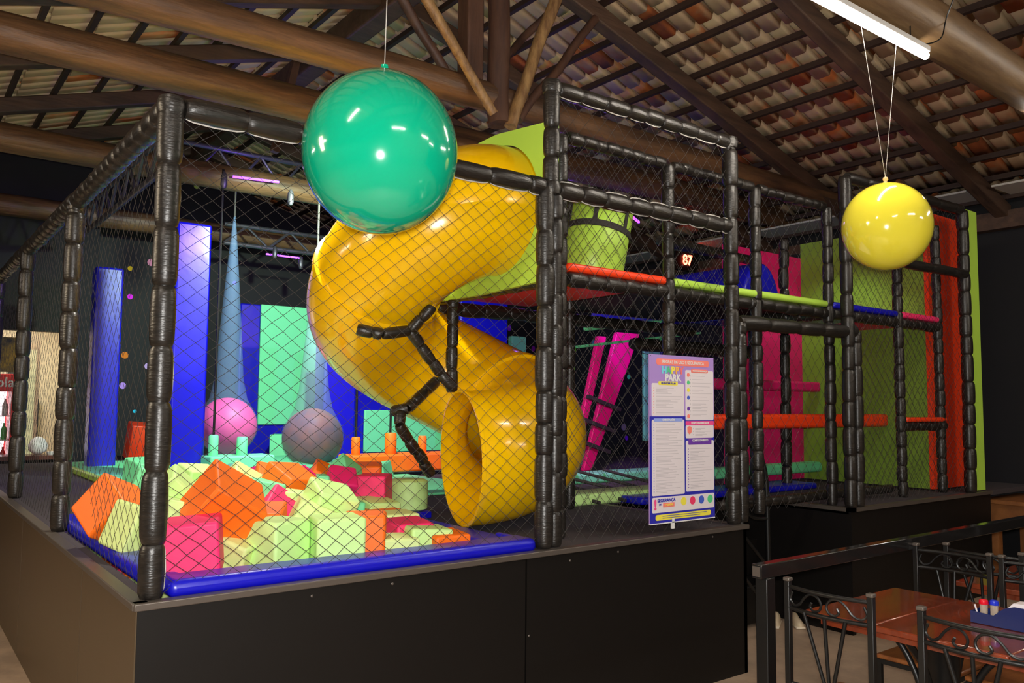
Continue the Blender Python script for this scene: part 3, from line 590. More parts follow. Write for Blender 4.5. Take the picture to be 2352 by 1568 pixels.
cube((0.420, 1.960, 0.984), .21, (R(7), R(2), R(-18)), 'mint', 'mint foam cube in the middle layer at the back of the pit', group='mint cubes of the middle layer')
cube((0.420, 2.180, 0.996), .21, (R(-5), R(4), R(8)), 'mint', 'mint foam cube in the middle layer at the back of the pit', group='mint cubes of the middle layer')
cube((0.640, 1.080, 1.003), .21, (R(-1), R(-5), R(-10)), 'pink', 'pink foam cube in the middle layer at the back of the pit', group='pink cubes of the middle layer')
cube((0.640, 1.300, 0.981), .21, (R(-6), R(-5), R(12)), 'mint', 'mint foam cube in the middle layer at the back of the pit', group='mint cubes of the middle layer')
cube((0.640, 1.520, 1.001), .21, (R(2), R(-6), R(4)), 'mint', 'mint foam cube in the middle layer at the back of the pit', group='mint cubes of the middle layer')
cube((0.640, 1.740, 0.998), .21, (R(7), R(-6), R(-2)), 'orange', 'orange foam cube in the middle layer at the back of the pit', group='orange cubes of the middle layer')
cube((0.640, 1.960, 0.980), .21, (R(-4), R(4), R(6)), 'orange', 'orange foam cube in the middle layer at the back of the pit', group='orange cubes of the middle layer')
cube((0.640, 2.180, 1.001), .21, (R(5), R(-3), R(-7)), 'lime', 'lime foam cube in the middle layer at the back of the pit', group='lime cubes of the middle layer')
cube((0.860, 1.080, 0.986), .21, (R(-2), R(5), R(-18)), 'orange', 'orange foam cube in the middle layer at the back of the pit', group='orange cubes of the middle layer')
cube((0.860, 1.300, 0.979), .21, (R(7), R(-7), R(6)), 'orange', 'orange foam cube in the middle layer at the back of the pit', group='orange cubes of the middle layer')
cube((0.860, 1.520, 0.975), .21, (R(-1), R(6), R(11)), 'lime', 'lime foam cube in the middle layer at the back of the pit', group='lime cubes of the middle layer')
cube((0.860, 1.740, 0.977), .21, (R(-4), R(-1), R(-13)), 'paleyel', 'yellowish foam cube in the middle layer at the back of the pit', group='yellowish cubes of the middle layer')
cube((0.860, 1.960, 1.004), .21, (R(-7), R(-6), R(17)), 'pink', 'pink foam cube in the middle layer at the back of the pit', group='pink cubes of the middle layer')
cube((0.860, 2.180, 0.979), .21, (R(6), R(-4), R(1)), 'mint', 'mint foam cube in the middle layer at the back of the pit', group='mint cubes of the middle layer')
cube((1.080, 1.080, 0.973), .21, (R(-6), R(-5), R(14)), 'paleyel', 'yellowish foam cube in the middle layer at the back of the pit', group='yellowish cubes of the middle layer')
cube((1.080, 1.300, 1.002), .21, (R(1), R(-6), R(16)), 'pink', 'pink foam cube in the middle layer at the back of the pit', group='pink cubes of the middle layer')
cube((1.080, 1.520, 0.989), .21, (R(7), R(-4), R(6)), 'mint', 'mint foam cube in the middle layer at the back of the pit', group='mint cubes of the middle layer')
cube((1.080, 1.740, 0.975), .21, (R(-4), R(3), R(-15)), 'mint', 'mint foam cube in the middle layer at the back of the pit', group='mint cubes of the middle layer')
cube((1.080, 1.960, 0.995), .21, (R(-5), R(-5), R(18)), 'orange', 'orange foam cube in the middle layer at the back of the pit', group='orange cubes of the middle layer')
cube((1.080, 2.180, 0.996), .21, (R(-7), R(-7), R(-3)), 'orange', 'orange foam cube in the middle layer at the back of the pit', group='orange cubes of the middle layer')
cube((1.300, 1.080, 0.991), .21, (R(2), R(6), R(-11)), 'mint', 'mint foam cube in the middle layer at the back of the pit', group='mint cubes of the middle layer')
cube((1.300, 1.300, 0.997), .21, (R(4), R(2), R(-18)), 'orange', 'orange foam cube in the middle layer at the back of the pit', group='orange cubes of the middle layer')
cube((1.300, 1.520, 0.977), .21, (R(4), R(-1), R(-5)), 'orange', 'orange foam cube in the middle layer at the back of the pit', group='orange cubes of the middle layer')
cube((1.300, 1.740, 0.978), .21, (R(1), R(-7), R(3)), 'lime', 'lime foam cube in the middle layer at the back of the pit', group='lime cubes of the middle layer')
cube((1.300, 1.960, 1.000), .21, (R(1), R(2), R(16)), 'paleyel', 'yellowish foam cube in the middle layer at the back of the pit', group='yellowish cubes of the middle layer')
cube((1.300, 2.180, 0.998), .21, (R(-6), R(6), R(2)), 'pink', 'pink foam cube in the middle layer at the back of the pit', group='pink cubes of the middle layer')
cube((1.520, 1.080, 0.977), .21, (R(7), R(2), R(3)), 'lime', 'lime foam cube in the middle layer at the back of the pit', group='lime cubes of the middle layer')
cube((1.520, 1.300, 0.987), .21, (R(-1), R(-4), R(16)), 'paleyel', 'yellowish foam cube in the middle layer at the back of the pit', group='yellowish cubes of the middle layer')
cube((1.520, 1.520, 0.997), .21, (R(-1), R(5), R(18)), 'pink', 'pink foam cube in the middle layer at the back of the pit', group='pink cubes of the middle layer')
cube((1.520, 1.740, 0.984), .21, (R(-1), R(-6), R(-7)), 'mint', 'mint foam cube in the middle layer at the back of the pit', group='mint cubes of the middle layer')
cube((1.520, 1.960, 0.980), .21, (R(-3), R(-2), R(-15)), 'mint', 'mint foam cube in the middle layer at the back of the pit', group='mint cubes of the middle layer')
cube((1.520, 2.180, 0.983), .21, (R(-3), R(-6), R(13)), 'orange', 'orange foam cube in the middle layer at the back of the pit', group='orange cubes of the middle layer')

# ============================================================ SPIRAL SLIDE
sl = thing('spiral_slide', 'big glossy yellow spiral tube slide coming down from the lime panel', 'slide', (2.1, 1.2, ZP))
SP = [(2.18, .71, 2.84), (1.98, .72, 2.82), (1.78, .80, 2.74), (1.64, .96, 2.62), (1.59, 1.18, 2.47), (1.63, 1.42, 2.31), (1.77, 1.64, 2.19), (1.97, 1.78, 2.08), (2.2, 1.80, 1.97), (2.42, 1.71, 1.86), (2.58, 1.54, 1.74), (2.65, 1.28, 1.62), (2.60, 1.03, 1.50), (2.44, .84, 1.41), (2.22, .735, 1.355), (2.03, .722, 1.335), (1.90, .755, 1.33)]
spath = catmull(SP, 8)
def frames(path):
    out = []
    for i, p in enumerate(path):
        t = (path[min(i + 1, len(path) - 1)] - path[max(i - 1, 0)]).normalized(); a = t.cross(Vector((0, 0, 1))).normalized(); out.append((p, t, a, a.cross(t)))
    return out
fr = frames(spath)
def ringverts(f, r, seg=56): return [f[0] + f[2] * r * math.cos(2 * PI * k / seg) + f[3] * r * math.sin(2 * PI * k / seg) for k in range(seg)]
def sweep(fr, ro, ri, seg=56):
    m = MB(); n = len(fr); vo = [v for f in fr for v in ringverts(f, ro, seg)]; vi = [v for f in fr for v in ringverts(f, ri, seg)]; N = n * seg; fs = []
    for i in range(n - 1):
        for k in range(seg):
            k2 = (k + 1) % seg; fs.append((i * seg + k, i * seg + k2, (i + 1) * seg + k2, (i + 1) * seg + k)); fs.append((N + i * seg + k, N + (i + 1) * seg + k, N + (i + 1) * seg + k2, N + i * seg + k2))
    for e in (0, n - 1):
        for k in range(seg): k2 = (k + 1) % seg; fs.append((e * seg + k, N + e * seg + k, N + e * seg + k2, e * seg + k2))
    return m.add(vo + vi, fs)
# three moulded sections
secs = [(0, 34), (34, 88), (88, len(fr) - 1)]
for a, b in secs: sweep(fr[a:b + 1], .4, .388).build('tube_section', yellowp, sl, smooth=True)
def joint(idx, w=.03, r=.42):
    f = fr[idx]; m = MB(); prof = [(-w, .398), (-w * .7, r), (w * .7, r), (w, .398)]; seg = 56; vs = []
    for d, rr in prof: vs += [f[0] + f[1] * d + f[2] * rr * math.cos(2 * PI * k / seg) + f[3] * rr * math.sin(2 * PI * k / seg) for k in range(seg)]
    fs = [(i * seg + k, i * seg + (k + 1) % seg, (i + 1) * seg + (k + 1) % seg, (i + 1) * seg + k) for i in range(3) for k in range(seg)]
    m.add(vs, fs); return m.build('joint_ring', yellowp, sl, smooth=True)
for i in (34, 88): joint(i)
joint(len(fr) - 2, .012, .406)
# black padded braces of the slide
br = thing('slide_brace', 'black foam padded brace frame propping up the yellow slide', 'support frame', (2.0, 1.2, ZP))
for a, b in [((1.34, 1.02, 2.08), (1.47, .95, 2.05)), ((1.47, .95, 2.05), (1.64, .92, 2.08)), ((1.64, .92, 2.08), (1.74, .84, 2.23)), ((1.64, .92, 2.08), (1.86, .92, 1.83)), ((1.86, .92, 1.83), (1.95, .9, 1.74)),
             ((1.98, 1.15, 1.80), (1.74, 1.1, 1.62)), ((1.74, 1.1, 1.62), (1.66, 1.16, 1.60)), ((1.70, 1.12, 1.60), (1.68, 1.1, 1.52)), ((1.68, 1.1, 1.52), (1.95, 1.15, 1.20))]:
    pad_post(br, a, b, .034, .11, 'padded_bar')
pad_post(br, (1.98, .98, 1.72), (1.98, .98, 2.30), .036, .12, 'padded_bar')

# ============================================================ CLIMBING FRAME
cf = thing('climbing_frame', 'two-level padded climbing frame with bright deck edges behind the fence', 'climbing frame', (4, .2, ZP))
YF = .2
for i, x in enumerate((2.2, 3.11, 4.02, 4.93, 5.98, 6.68)):
    pad_post(cf, (x, YF, ZP), (x, YF, 3.2 if i < 5 else 3.3), .04, .15)
for a, b in ((2.25, 3.07), (3.15, 3.98), (4.06, 4.89)): pad_post(cf, (a, YF, 3.2), (b, YF, 3.2), .036, .11, 'rail')
for a, b in ((2.25, 3.07), (3.15, 3.98), (4.06, 4.89), (4.97, 5.94), (6.02, 6.71)): pad_post(cf, (a, YF, 2.37), (b, YF, 2.37), .042, .14, 'rail')
for x in (3.11, 4.93): pad_post(cf, (x, 1.15, ZP), (x, 1.15, 3.2), .04, .2)
pad_post(cf, (5.75, 1.15, ZP), (5.75, 1.15, 3.2), .045, .2); pad_post(cf, (5.35, 1.2, ZP), (5.35, 1.2, 2.33), .045, .3)
pad_post(cf, (4.93, .25, 2.37), (4.93, 1.1, 2.37), .042, .16, 'rail'); pad_post(cf, (2.2, .25, 2.37), (2.2, 1.6, 2.37), .04, .16, 'rail'); pad_post(cf, (2.25, 1.6, 2.33), (5.0, 1.6, 2.33), .05, .2, 'rail')
pad_post(cf, (4.06, 1.15, 2.98), (5.7, 1.4, 3.02), .045, .3, 'rail')
for x0, x1, col in ((2.22, 3.09, 'red'), (3.13, 4.91, 'lime'), (4.95, 5.96, 'blue'), (6.0, 6.73, 'pink')):
    roundbar('deck_edge', x0 + .02, x1 - .02, YF - .03, YF + .06, 2.415, 2.465, foam[col] if col != 'lime' else limev, cf, .02)['label'] = '%s deck edge pad' % col
    roundbar('deck_board', x0, x1, YF + .06, 1.6 if x0 < 5 else 1.1, 2.40, 2.44, foam[col] if col != 'lime' else blackp, cf, .004)['label'] = '%s deck board' % (col if col != 'lime' else 'black')
net(cf, (2.24, YF, ZP + .02), (1, 0, 0), 4.5, 1.4, .1, .11, seed=11, r=.0014, jit=.004)
net(cf, (2.24, YF, 2.47), (1, 0, 0), 2.66, .70, .1, .11, seed=12, r=.0014, jit=.004)
net(cf, (4.97, YF, 2.47), (1, 0, 0), 1.76, .8, .1, .11, seed=13, r=.0014, jit=.004)
# lime panel that carries the slide, with its round opening
lp = MB(); yc, zc, rr = .71, 2.84, .405
outer = [(.16, 2.36), (.16, 3.27), (.73, 3.33), (1.2, 3.31), (1.45, 3.2), (1.45, 2.34), (.9, 2.335)]
N = 48; circ = [(yc + rr * math.cos(2 * PI * k / N), zc + rr * math.sin(2 * PI * k / N)) for k in range(N)]
def outpt(k):
    a = 2 * PI * k / N; d = Vector((math.cos(a), math.sin(a))); best = 9
    for i in range(len(outer)):
        p = Vector(outer[i]); q = Vector(outer[(i + 1) % len(outer)]); e = q - p; den = d.x * e.y - d.y * e.x
        if abs(den) < 1e-9: continue
        w_ = p - Vector((yc, zc)); t = (w_.x * e.y - w_.y * e.x) / den; s_ = (w_.x * d.y - w_.y * d.x) / den
        if t > 0 and -1e-6 <= s_ <= 1 + 1e-6: best = min(best, t)
    return (yc + d.x * best, zc + d.y * best)
vs = []; fs = []
for k in range(N):
    o_ = outpt(k); vs += [(2.12, *circ[k]), (2.12, *o_), (2.15, *o_), (2.15, *circ[k])]
for k in range(N):
    a = 4 * k; b = 4 * ((k + 1) % N); fs += [(a, a + 1, b + 1, b), (a + 1, a + 2, b + 2, b + 1), (a + 2, a + 3, b + 3, b + 2), (a + 3, a, b, b + 3)]
lp.add(vs, fs); lp.build('slide_panel', limev, cf)['label'] = 'lime green end panel with round slide opening'
# side and back panels at the right end
MB().box(6.74, 6.77, .34, 1.62, .92, 3.35).build('side_panel', green_mesh, cf)['label'] = 'olive green mesh side panel'
MB().box(6.93, 7.13, 0.03, .09, .92, 3.46).build('edge_panel', limev, cf)['label'] = 'tall narrow lime edge panel'
MB().box(6.74, 7.36, .30, .34, .92, 3.46).build('front_panel', foam['red'], cf)['label'] = 'tall orange red front panel'
MB().box(5.5, 6.77, 1.62, 1.66, .92, 3.2).build('back_panel', foam['magenta'], cf)['label'] = 'magenta back panel'
roundbar('cross_pad', 3.7, 6.73, .70, .80, 1.47, 1.59, foam['red'], cf, .03)['label'] = 'red crossbar pad'
roundbar('cross_pad', 4.6, 6.73, 1.40, 1.50, 1.80, 1.90, foam['magenta'], cf, .025)['label'] = 'magenta crossbar pad'
roundbar('cross_pad', 4.6, 6.73, 1.40, 1.55, 1.0, 1.1, foam['mint'], cf, .03)['label'] = 'mint green low crossbar pad'
roundbar('floor_pad', 3.7, 6.0, 1.0, 1.35, .905, .96, foam['blue'], cf, .02)['label'] = 'blue floor pad'
roundbar('step_pad', 6.02, 6.73, .16, .25, 1.53, 1.57, foam['red'], cf, .015)['label'] = 'thin red step pad'
pad_post(cf, (6.02, YF, 1.49), (6.73, YF, 1.49), .04, .2, 'rail'); pad_post(cf, (3.7, .3, .97), (6.0, .3, .97), .035, .2, 'rail')
# front frame at far right
f2 = thing('end_frame', 'black padded end frame with netting in front of the orange panel', 'fence', (5.8, .04, ZP))
pad_post(f2, (4.92, .04, ZP), (4.92, .04, 3.41), .046, .2); pad_post(f2, (5.03, .04, ZP), (5.03, .04, 2.22), .042, .22); pad_post(f2, (6.87, .04, ZP), (6.87, .04, 3.44), .05, .2)
pad_post(f2, (4.95, .04, 3.41), (6.85, .04, 3.44), .044, .3, 'rail'); pad_post(f2, (4.95, .02, 2.82), (6.85, .02, 2.85), .042, .4, 'rail')
pad_post(f2, (3.62, .05, 2.2), (5.03, .05, 2.22), .05, .3, 'rail'); pad_post(cf, (3.7, 1.1, 2.12), (5.3, 1.1, 2.12), .05, .3, 'rail')
net(f2, (5.0, .04, ZP + .02), (1, 0, 0), 1.82, 2.46, .09, .09, seed=21, r=.0014)
# ============================================================ INSIDE THE PLAY AREA
def single(mb, name, material, label, cat, group=None, loc=None, **k):
    return tag(mb.build(name, material, loc=loc, **k), label, cat, group)
dr = MB(); dr.lathe((1.93, 1.40, .955), [(.105, 0), (.125, .012), (.128, .1), (.125, .188), (.105, .2)], 32)
single(dr, 'foam_drum', foam['lime'], 'pale green foam drum standing right of the pink foam block', 'foam drum', smooth=True)
single(MB().box(1.80, 2.04, 1.28, 1.52, .905, .952), 'foam_mat', foam['blue'], 'small dark blue mat under the pale green foam drum', 'mat', bevel=.01)
# blue padded columns
def column(x0, x1, y0, y1, z0, z1, label, col='blue'):
    return single(MB().box(x0, x1, y0, y1, z0, z1), 'padded_column', foam[col], label, 'padded column', bevel=.025, bseg=3)
column(.93, 1.21, 6.4, 6.62, .905, 3.1, 'leftmost blue padded column, seen through the side net')
column(1.30, 1.63, 4.72, 5.0, .905, 3.36, 'widest blue padded column, just right of the corner post')
column(3.56, 4.0, 6.3, 6.6, .905, 2.6, 'blue padded column behind the hanging ball, left of the slide')
column(5.6, 6.44, 6.3, 6.5, .905, 3.22, 'blue padded column seen over the lower slide bend')
column(2.35, 2.42, 7.4, 7.6, .905, 3.0, 'narrow dark blue column beside the widest blue column', 'plum')
bp = thing('mint_board', 'big mint green panel in a blue frame behind the foam pit', 'wall panel', (3.8, 8.2, .905))
MB().box(3.4, 4.42, 8.12, 8.16, 1.33, 3.04).build('panel', foam['mint'], bp, bevel=.01); MB().box(3.12, 4.55, 8.17, 8.3, .905, 3.04).build('frame', foam['blue'], bp, bevel=.02)
bp = thing('mint_board', 'low mint green panel on a blue wall pad, under the slide', 'wall panel', (5.2, 7.1, .905))
MB().box(4.52, 5.9, 7.05, 7.09, .96, 1.55).build('panel', foam['mint'], bp, bevel=.01); MB().box(4.1, 6.2, 7.1, 7.2, .905, 2.5).build('frame', foam['blue'], bp, bevel=.02)
single(MB().box(6.9, 7.2, 4.0, 4.05, 1.2, 2.5), 'mint_strip', foam['mint'], 'narrow mint upright pad right of the rules sign, deep inside', 'pad', bevel=.01)
single(MB().box(7.2, 7.5, 4.02, 4.1, .91, 2.5), 'wall_pad', foam['blue'], 'blue upright pad deep inside, right of the rules sign', 'pad', bevel=.02)
single(MB().box(7.2, 7.5, 7.2, 7.3, .905, 2.75), 'mint_strip', foam['mint'], 'mint upright pad right of the blue column over the slide bend', 'pad', bevel=.01)
single(MB().box(.78, 3.7, 4.9, 7.2, .905, .95), 'trampoline_pad', foam['mint'], 'wide mint green trampoline surround beyond the foam cubes', 'pad', bevel=.015)
single(MB().box(.74, .79, 2.5, 7.2, .905, .965), 'pad_rim', limev, 'thin lime rim running back along the mint trampoline surround', 'pad edge', bevel=.012)
single(MB().box(.79, 3.5, 2.43, 4.9, .905, .925), 'foam_bed', foam['mint'], 'mint green bed under the far foam cubes', 'pad', bevel=.005)
# balance beams with pegs and hanging ropes
def peg_beam(x0, x1, y, z0, z1, pegs, col, label, kindlabel):
    b = thing('peg_beam', label, 'balance beam', ((x0 + x1) / 2, y, z0), 'padded beams with pegs')
    roundbar('beam', x0, x1, y - .16, y + .16, z0, z1, foam[col], b, .02)
    for i, (px, py, h, r) in enumerate(pegs): MB().lathe((px, py, z1 - .005), [(r * .9, 0), (r, .01), (r, h - .015), (r * .85, h)], 20).build('peg', foam[col], b, smooth=True)
    return b
peg_beam(1.60, 2.22, 4.6, .95, 1.14, [(1.68, 4.62, .20, .045), (1.93, 4.55, .18, .05)], 'mint', 'mint green padded beam with two pegs beyond the foam cubes', '')
peg_beam(2.86, 4.1, 4.25, .95, 1.13, [(2.98, 4.25, .18, .045), (3.35, 4.2, .22, .06), (3.76, 4.25, .18, .045)], 'orange', 'orange padded beam with three pegs left of the slide mouth', '')
for px, py, zt, zb, n in ((1.68, 4.62, 3.9, 1.32, 'over the left mint peg'), (2.98, 4.25, 2.9, 1.30, 'over the left orange peg'), (3.4, 4.3, 2.4, 1.3, 'over the middle orange peg')):
    single(MB().tube([(px, py, zb), (px, py, zt)], .012 if n != 'x' else .01, 8), 'hanging_rope', blackp, 'thin black rope hanging %s' % n, 'rope')
# gauzy net socks with big balls
def gauze(name, col, alpha):
    m = bpy.data.materials.new(name); m.use_nodes = True; nt = m.node_tree; b = nt.nodes['Principled BSDF']; b.inputs['Base Color'].default_value = (*col, 1); b.inputs['Roughness'].default_value = .7
    b.inputs['Alpha'].default_value = alpha; return m
g1 = gauze('pale_gauze', (.22, .32, .4), .24); g2 = gauze('blue_gauze', (.12, .2, .35), .26)
def ballbag(c, r, top, ballm, g, label, lab2):
    x, y, z = c
    single(MB().lathe((x, y, z), [(r * .97 * math.sin(PI * k / 24) + .001, -r * .97 * math.cos(PI * k / 24)) for k in range(25)], 36), 'big_ball', ballm, lab2, 'ball', smooth=True)
    b = thing('net_bag', label, 'hanging net', (x, y, z - r), 'net socks holding big balls')
    prof = [(r * math.sin(PI * k / 24) + .002, -r * math.cos(PI * k / 24)) for k in range(0, 18)]
    h = top - z; prof += [(r * .62, r * .95), (r * .48, r * 1.6), (r * .36, h * .45), (r * .22, h * .7), (r * .08, h * .93), (.008, h)]
    MB().lathe((x, y, z), prof, 36).build('net_sock', g, b, smooth=True)
    MB().tube([(x, y, top - .02), (x, y, top + .5)], .01, 8).build('cord', netm, b)
ballbag((2.45, 4.1, 1.31), .292, 3.15, mat('marbled_ball', (.42, .13, .07), .5, noisecol=(.1, .1, .17), nscale=3), g1, 'pale net sock holding the grey violet ball in the middle', 'big grey violet ball hanging in its net sock above the foam cubes')
ballbag((2.0, 5.2, 1.40), .30, 3.6, mat('pink_ball', (.9, .04, .3), .5), g2, 'bluish net sock holding the pink ball beside the widest blue column', 'big pink ball hanging in its net sock beside the widest blue column')
# trusses with violet light
def truss(p0, p1, h, label, lit=True):
    t = thing('lighting_truss', label, 'truss', p0, 'steel lighting trusses'); p0 = Vector(p0); p1 = Vector(p1); n = max(3, int((p1 - p0).length / .5)); m = MB()
    for dz in (0, h): MB().tube([p0 + Vector((0, 0, dz)), p1 + Vector((0, 0, dz))], .03, 8).build('chord', steelm, t, smooth=True)
    for i in range(n): 
        a = p0.lerp(p1, i / n); b = p0.lerp(p1, (i + .5) / n); c = p0.lerp(p1, (i + 1) / n)
        m.tube([a, b + Vector((0, 0, h))], .016, 6); m.tube([b + Vector((0, 0, h)), c], .016, 6)
    m.build('lattice', steelm, t)
truss((1.3, 6.0, 4.2), (4.3, 6.0, 4.2), .32, 'violet lit steel truss behind the green balloon'); truss((.9, 3.6, 3.55), (.9, 7.8, 3.55), .3, 'steel truss running back above the side net'); truss((2.6, 7.4, 3.72), (5.0, 7.4, 3.72), .25, 'lower far steel truss with hanging tags')
light('POINT', 'truss_violet_lamp', (2.4, 5.6, 4.0), 7, (.25, .08, 1), .05); light('POINT', 'truss_violet_lamp', (4.6, 3.0, 3.75), 3, (.3, .1, 1), .05)
for (x, y, z, dx, dy, lb) in [(1.9, 5.0, 3.95, .45, -.1, 'near the first truss'), (3.1, 7.2, 3.6, .5, .0, 'beside the lower truss'), (5.2, 2.6, 3.62, .35, .2, 'over the deck'), (4.6, 4.2, 3.86, .5, -.2, 'high behind the frame')]:
    single(MB().beam((x, y, z), (x + dx, y + dy, z + .0), .02, .02), 'violet_strip_light', violetlit, 'thin glowing violet light strip %s' % lb, 'light strip')
for i, (x, y, z) in enumerate([(1.62, 4.4, 3.66), (2.28, 4.4, 3.6), (3.14, 7.0, 3.52), (3.9, 6.8, 3.76), (3.5, 7.0, 3.42)]):
    o = MB(); o.lathe((x, y, z), [(.02, 0), (.032, .03), (.03, .12), (.008, .16)], 12); single(o, 'pendant_tag', steelm, 'small metal pendant hanging by a cord above the play area', 'pendant', 'small pendants', smooth=True)
    MB()
# red LED sign
ld = thing('led_sign', 'small glowing red digital sign high behind the climbing frame', 'sign', (7.73, 4.0, 3.6))
MB().box(7.5, 7.96, 4.0, 4.05, 3.47, 3.72).build('housing', blackp, ld)
text_mesh('87', .19, (7.73, 3.99, 3.61), redlit, 'digits', ld, bold=.006)
# roller and barrel on the deck
tn = thing('play_tunnel', 'blue vinyl half round tunnel lying on the upper deck', 'tunnel', (5.02, 1.3, 2.44))
prof = [(5.3 - .0 + 0 * k, 2.44) for k in range(0)]
pts = [(5.00 + .26 * math.cos(PI * k / 20), 2.44 + .42 * math.sin(PI * k / 20)) for k in range(21)]
MB().prism(pts, .85, 2.7).build('body', foam['blue'], tn, bevel=.02)
b = MB(); c0 = Vector((2.97, .8, 2.455)); ax = Vector((.23, 0, 1)).normalized()
bl = thing('foam_barrel', 'lime foam barrel with black straps standing on the upper deck', 'barrel', (3.02, .8, 2.44))
b.lathe(c0, [(.205, 0), (.22, .015), (.222, .56), (.205, .58)], 36, ax); b.build('body', limev, bl, smooth=True)
b = MB(); b.lathe(c0 + ax * .37, [(.222, 0), (.229, .002), (.229, .043), (.222, .045)], 36, ax); b.build('strap', netm, bl, smooth=True)
for k in range(6):
    a = R(60 * k + 100); m_ = Vector((0, 0, 1)).rotation_difference(ax).to_matrix(); d = m_ @ Vector((math.cos(a), math.sin(a), 0)); MB().beam(c0 + d * .224 + ax * .39, c0 + d * .224 + ax * .58, .03, .008, d).build('strap', netm, bl)
# inclined magenta slats
sg = thing('slatted_ramp', 'steep magenta slatted ramp with black straps behind the net', 'climbing ramp', (5.2, 3.2, .905))
def slat(x0, x1, w, name='slat'):
    MB().beam((x0, 3.2, .95), (x1, 3.2, 2.42), w, .06, (0, 1, 0)).build(name, foam['magenta'], sg, bevel=.015)
MB().prism([(5.12, .95), (5.24, .95), (5.98, 2.46), (5.62, 2.46)], 3.2, 3.26).build('slat', foam['magenta'], sg, bevel=.01); MB().prism([(4.95, .95), (5.02, .95), (5.46, 2.40), (5.34, 2.40)], 3.2, 3.26).build('slat', foam['magenta'], sg, bevel=.01)
for z in (1.2, 1.42, 1.66): MB().beam((4.95 + (z - 1) * .3, 3.17, z + .08), (5.4 + (z - 1) * .35, 3.17, z - .06), .04, .04, (0, 1, 0)).build('strap', netm, sg)
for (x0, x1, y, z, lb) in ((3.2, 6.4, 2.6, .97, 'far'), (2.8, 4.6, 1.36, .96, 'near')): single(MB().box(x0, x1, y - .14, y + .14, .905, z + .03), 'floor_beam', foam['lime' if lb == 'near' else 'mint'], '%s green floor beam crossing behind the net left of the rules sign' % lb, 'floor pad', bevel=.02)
for k in range(6): single(MB().tube([(3.0 + .34 * k, 2.45, 1.03), (3.14 + .27 * k, 1.15, .93)], .014, 8), 'net_strap', netm, 'black diagonal strap over the green floor beams', 'strap', 'diagonal straps over the floor beams')
for (p0, p1, lb) in (((3.5, 1.72, 2.1), (3.3, .6, 2.1), 'a'), ): pass
single(MB().beam((3.5, 1.72, 2.10), (5.25, 1.72, 2.335), .03, .022), 'ceiling_strip', foam['mint'], 'lower thin mint strip under the deck behind the net', 'strip', bevel=.008)
single(MB().beam((3.9, 1.85, 2.30), (4.85, 1.85, 2.42), .05, .04), 'ceiling_strip', foam['mint'], 'upper mint strip under the deck behind the net', 'strip', bevel=.008)
single(MB().prism([(1.32, .905), (7.89, .905), (7.89, 3.55), (2.7, 5.0), (1.32, 4.6)], 8.9, 9.0), 'backdrop_panel', specklem, 'black wall panel speckled with fluorescent paint behind the play area', 'wall panel')
single(MB().box(7.9, 8.0, 1.7, 8.9, .905, 3.5), 'backdrop_panel', specklem, 'black speckled side wall panel of the play area at the right', 'wall panel')
for (x, y, col, lb, s) in ((3.6, 8.0, 'mint', 'mint foam block on the floor under the big mint panel', .3), (3.98, 8.0, 'pink', 'pink foam block beside the mint block under the big mint panel', .28)): cube((x, y - .3, .907 + s / 2), s, (0, 0, R(-30 if col == 'mint' else 12)), col, lb, 'blocks under the mint panel')
for i, (x, y, z, s, col) in enumerate([(1.75, 7.8, 1.14, .3, 'red'), (2.05, 7.7, 1.08, .22, 'mint'), (2.3, 7.4, 1.06, .2, 'pink')]): cube((x, y, z), s, (R(10), R(5), R(20 * i)), col, ['red block of the stack between the two left columns', 'mint block of the stack between the two left columns', 'pink block beside the widest blue column'][i], 'blocks between the columns', dims=(s * .8, s, s * 1.5))

# ============================================================ BALLOONS
def balloon(c, r, col, label, zstr, tops, stretch=1.05, tilt=0, knotcol=None, rough=.08):
    t = thing('hanging_balloon', label, 'balloon', (c[0], c[1], c[2] - r)); c = Vector(c); m = MB()
    prof = []
    for k in range(49):
        a = PI * k / 48; rr = r * math.sin(a); z = -r * stretch * math.cos(a); prof.append((max(rr, .0005), z))
    bm_ = mat(t.name + '_skin', col, .12, spec=.8, coat=1.0)
    bm_.node_tree.nodes['Principled BSDF'].inputs['Subsurface Weight'].default_value = .0
    m.lathe((0, 0, 0), prof, 72); o = m.build('skin', bm_, t, smooth=True); o.location = c - t.location; o.rotation_euler = (0, tilt, 0)
    top = c + Vector((math.sin(tilt) * r * stretch, 0, math.cos(tilt) * r * stretch))
    k_ = MB(); k_.tube([top + Vector((0, 0, -.01)), top + Vector((0, 0, .012)), top + Vector((0, 0, .022))], .01, 12, rads=[.018, .009, .016]); k_.lathe(top + Vector((0, 0, .02)), [(.004, 0), (.014, .004), (.014, .012), (.004, .018)], 14)
    k_.build('knot', bm_ if not knotcol else mat('balloon_knot', knotcol, .4), t, smooth=True)
    for p in tops: MB().tube([top + Vector((0, 0, .03)), Vector(p)], .0016, 5).build('string', seamm, t)
    return t
g = balloon((.55, -.71, 2.56), .281, (.002, .36, .2), 'big glossy green balloon hanging in front of the fence', 0, [(.60, -.68, 4.6)], 1.06, .03)
y = balloon((3.57, -1.0, 2.66), .238, (.98, .86, .06), 'smaller yellow balloon hanging on two strings from the tube lamp', 0, [(3.27, -1.04, 3.76), (3.66, -1.04, 3.76)], 1.03, 0, (.8, .55, .3))
MB().tube(catmull([(3.555, -1, 2.97), (3.56, -1, 2.985), (3.585, -1, 2.99), (3.59, -1, 2.96), (3.57, -1, 2.945)], 5), .0015, 5).build('ring', metalb, y)
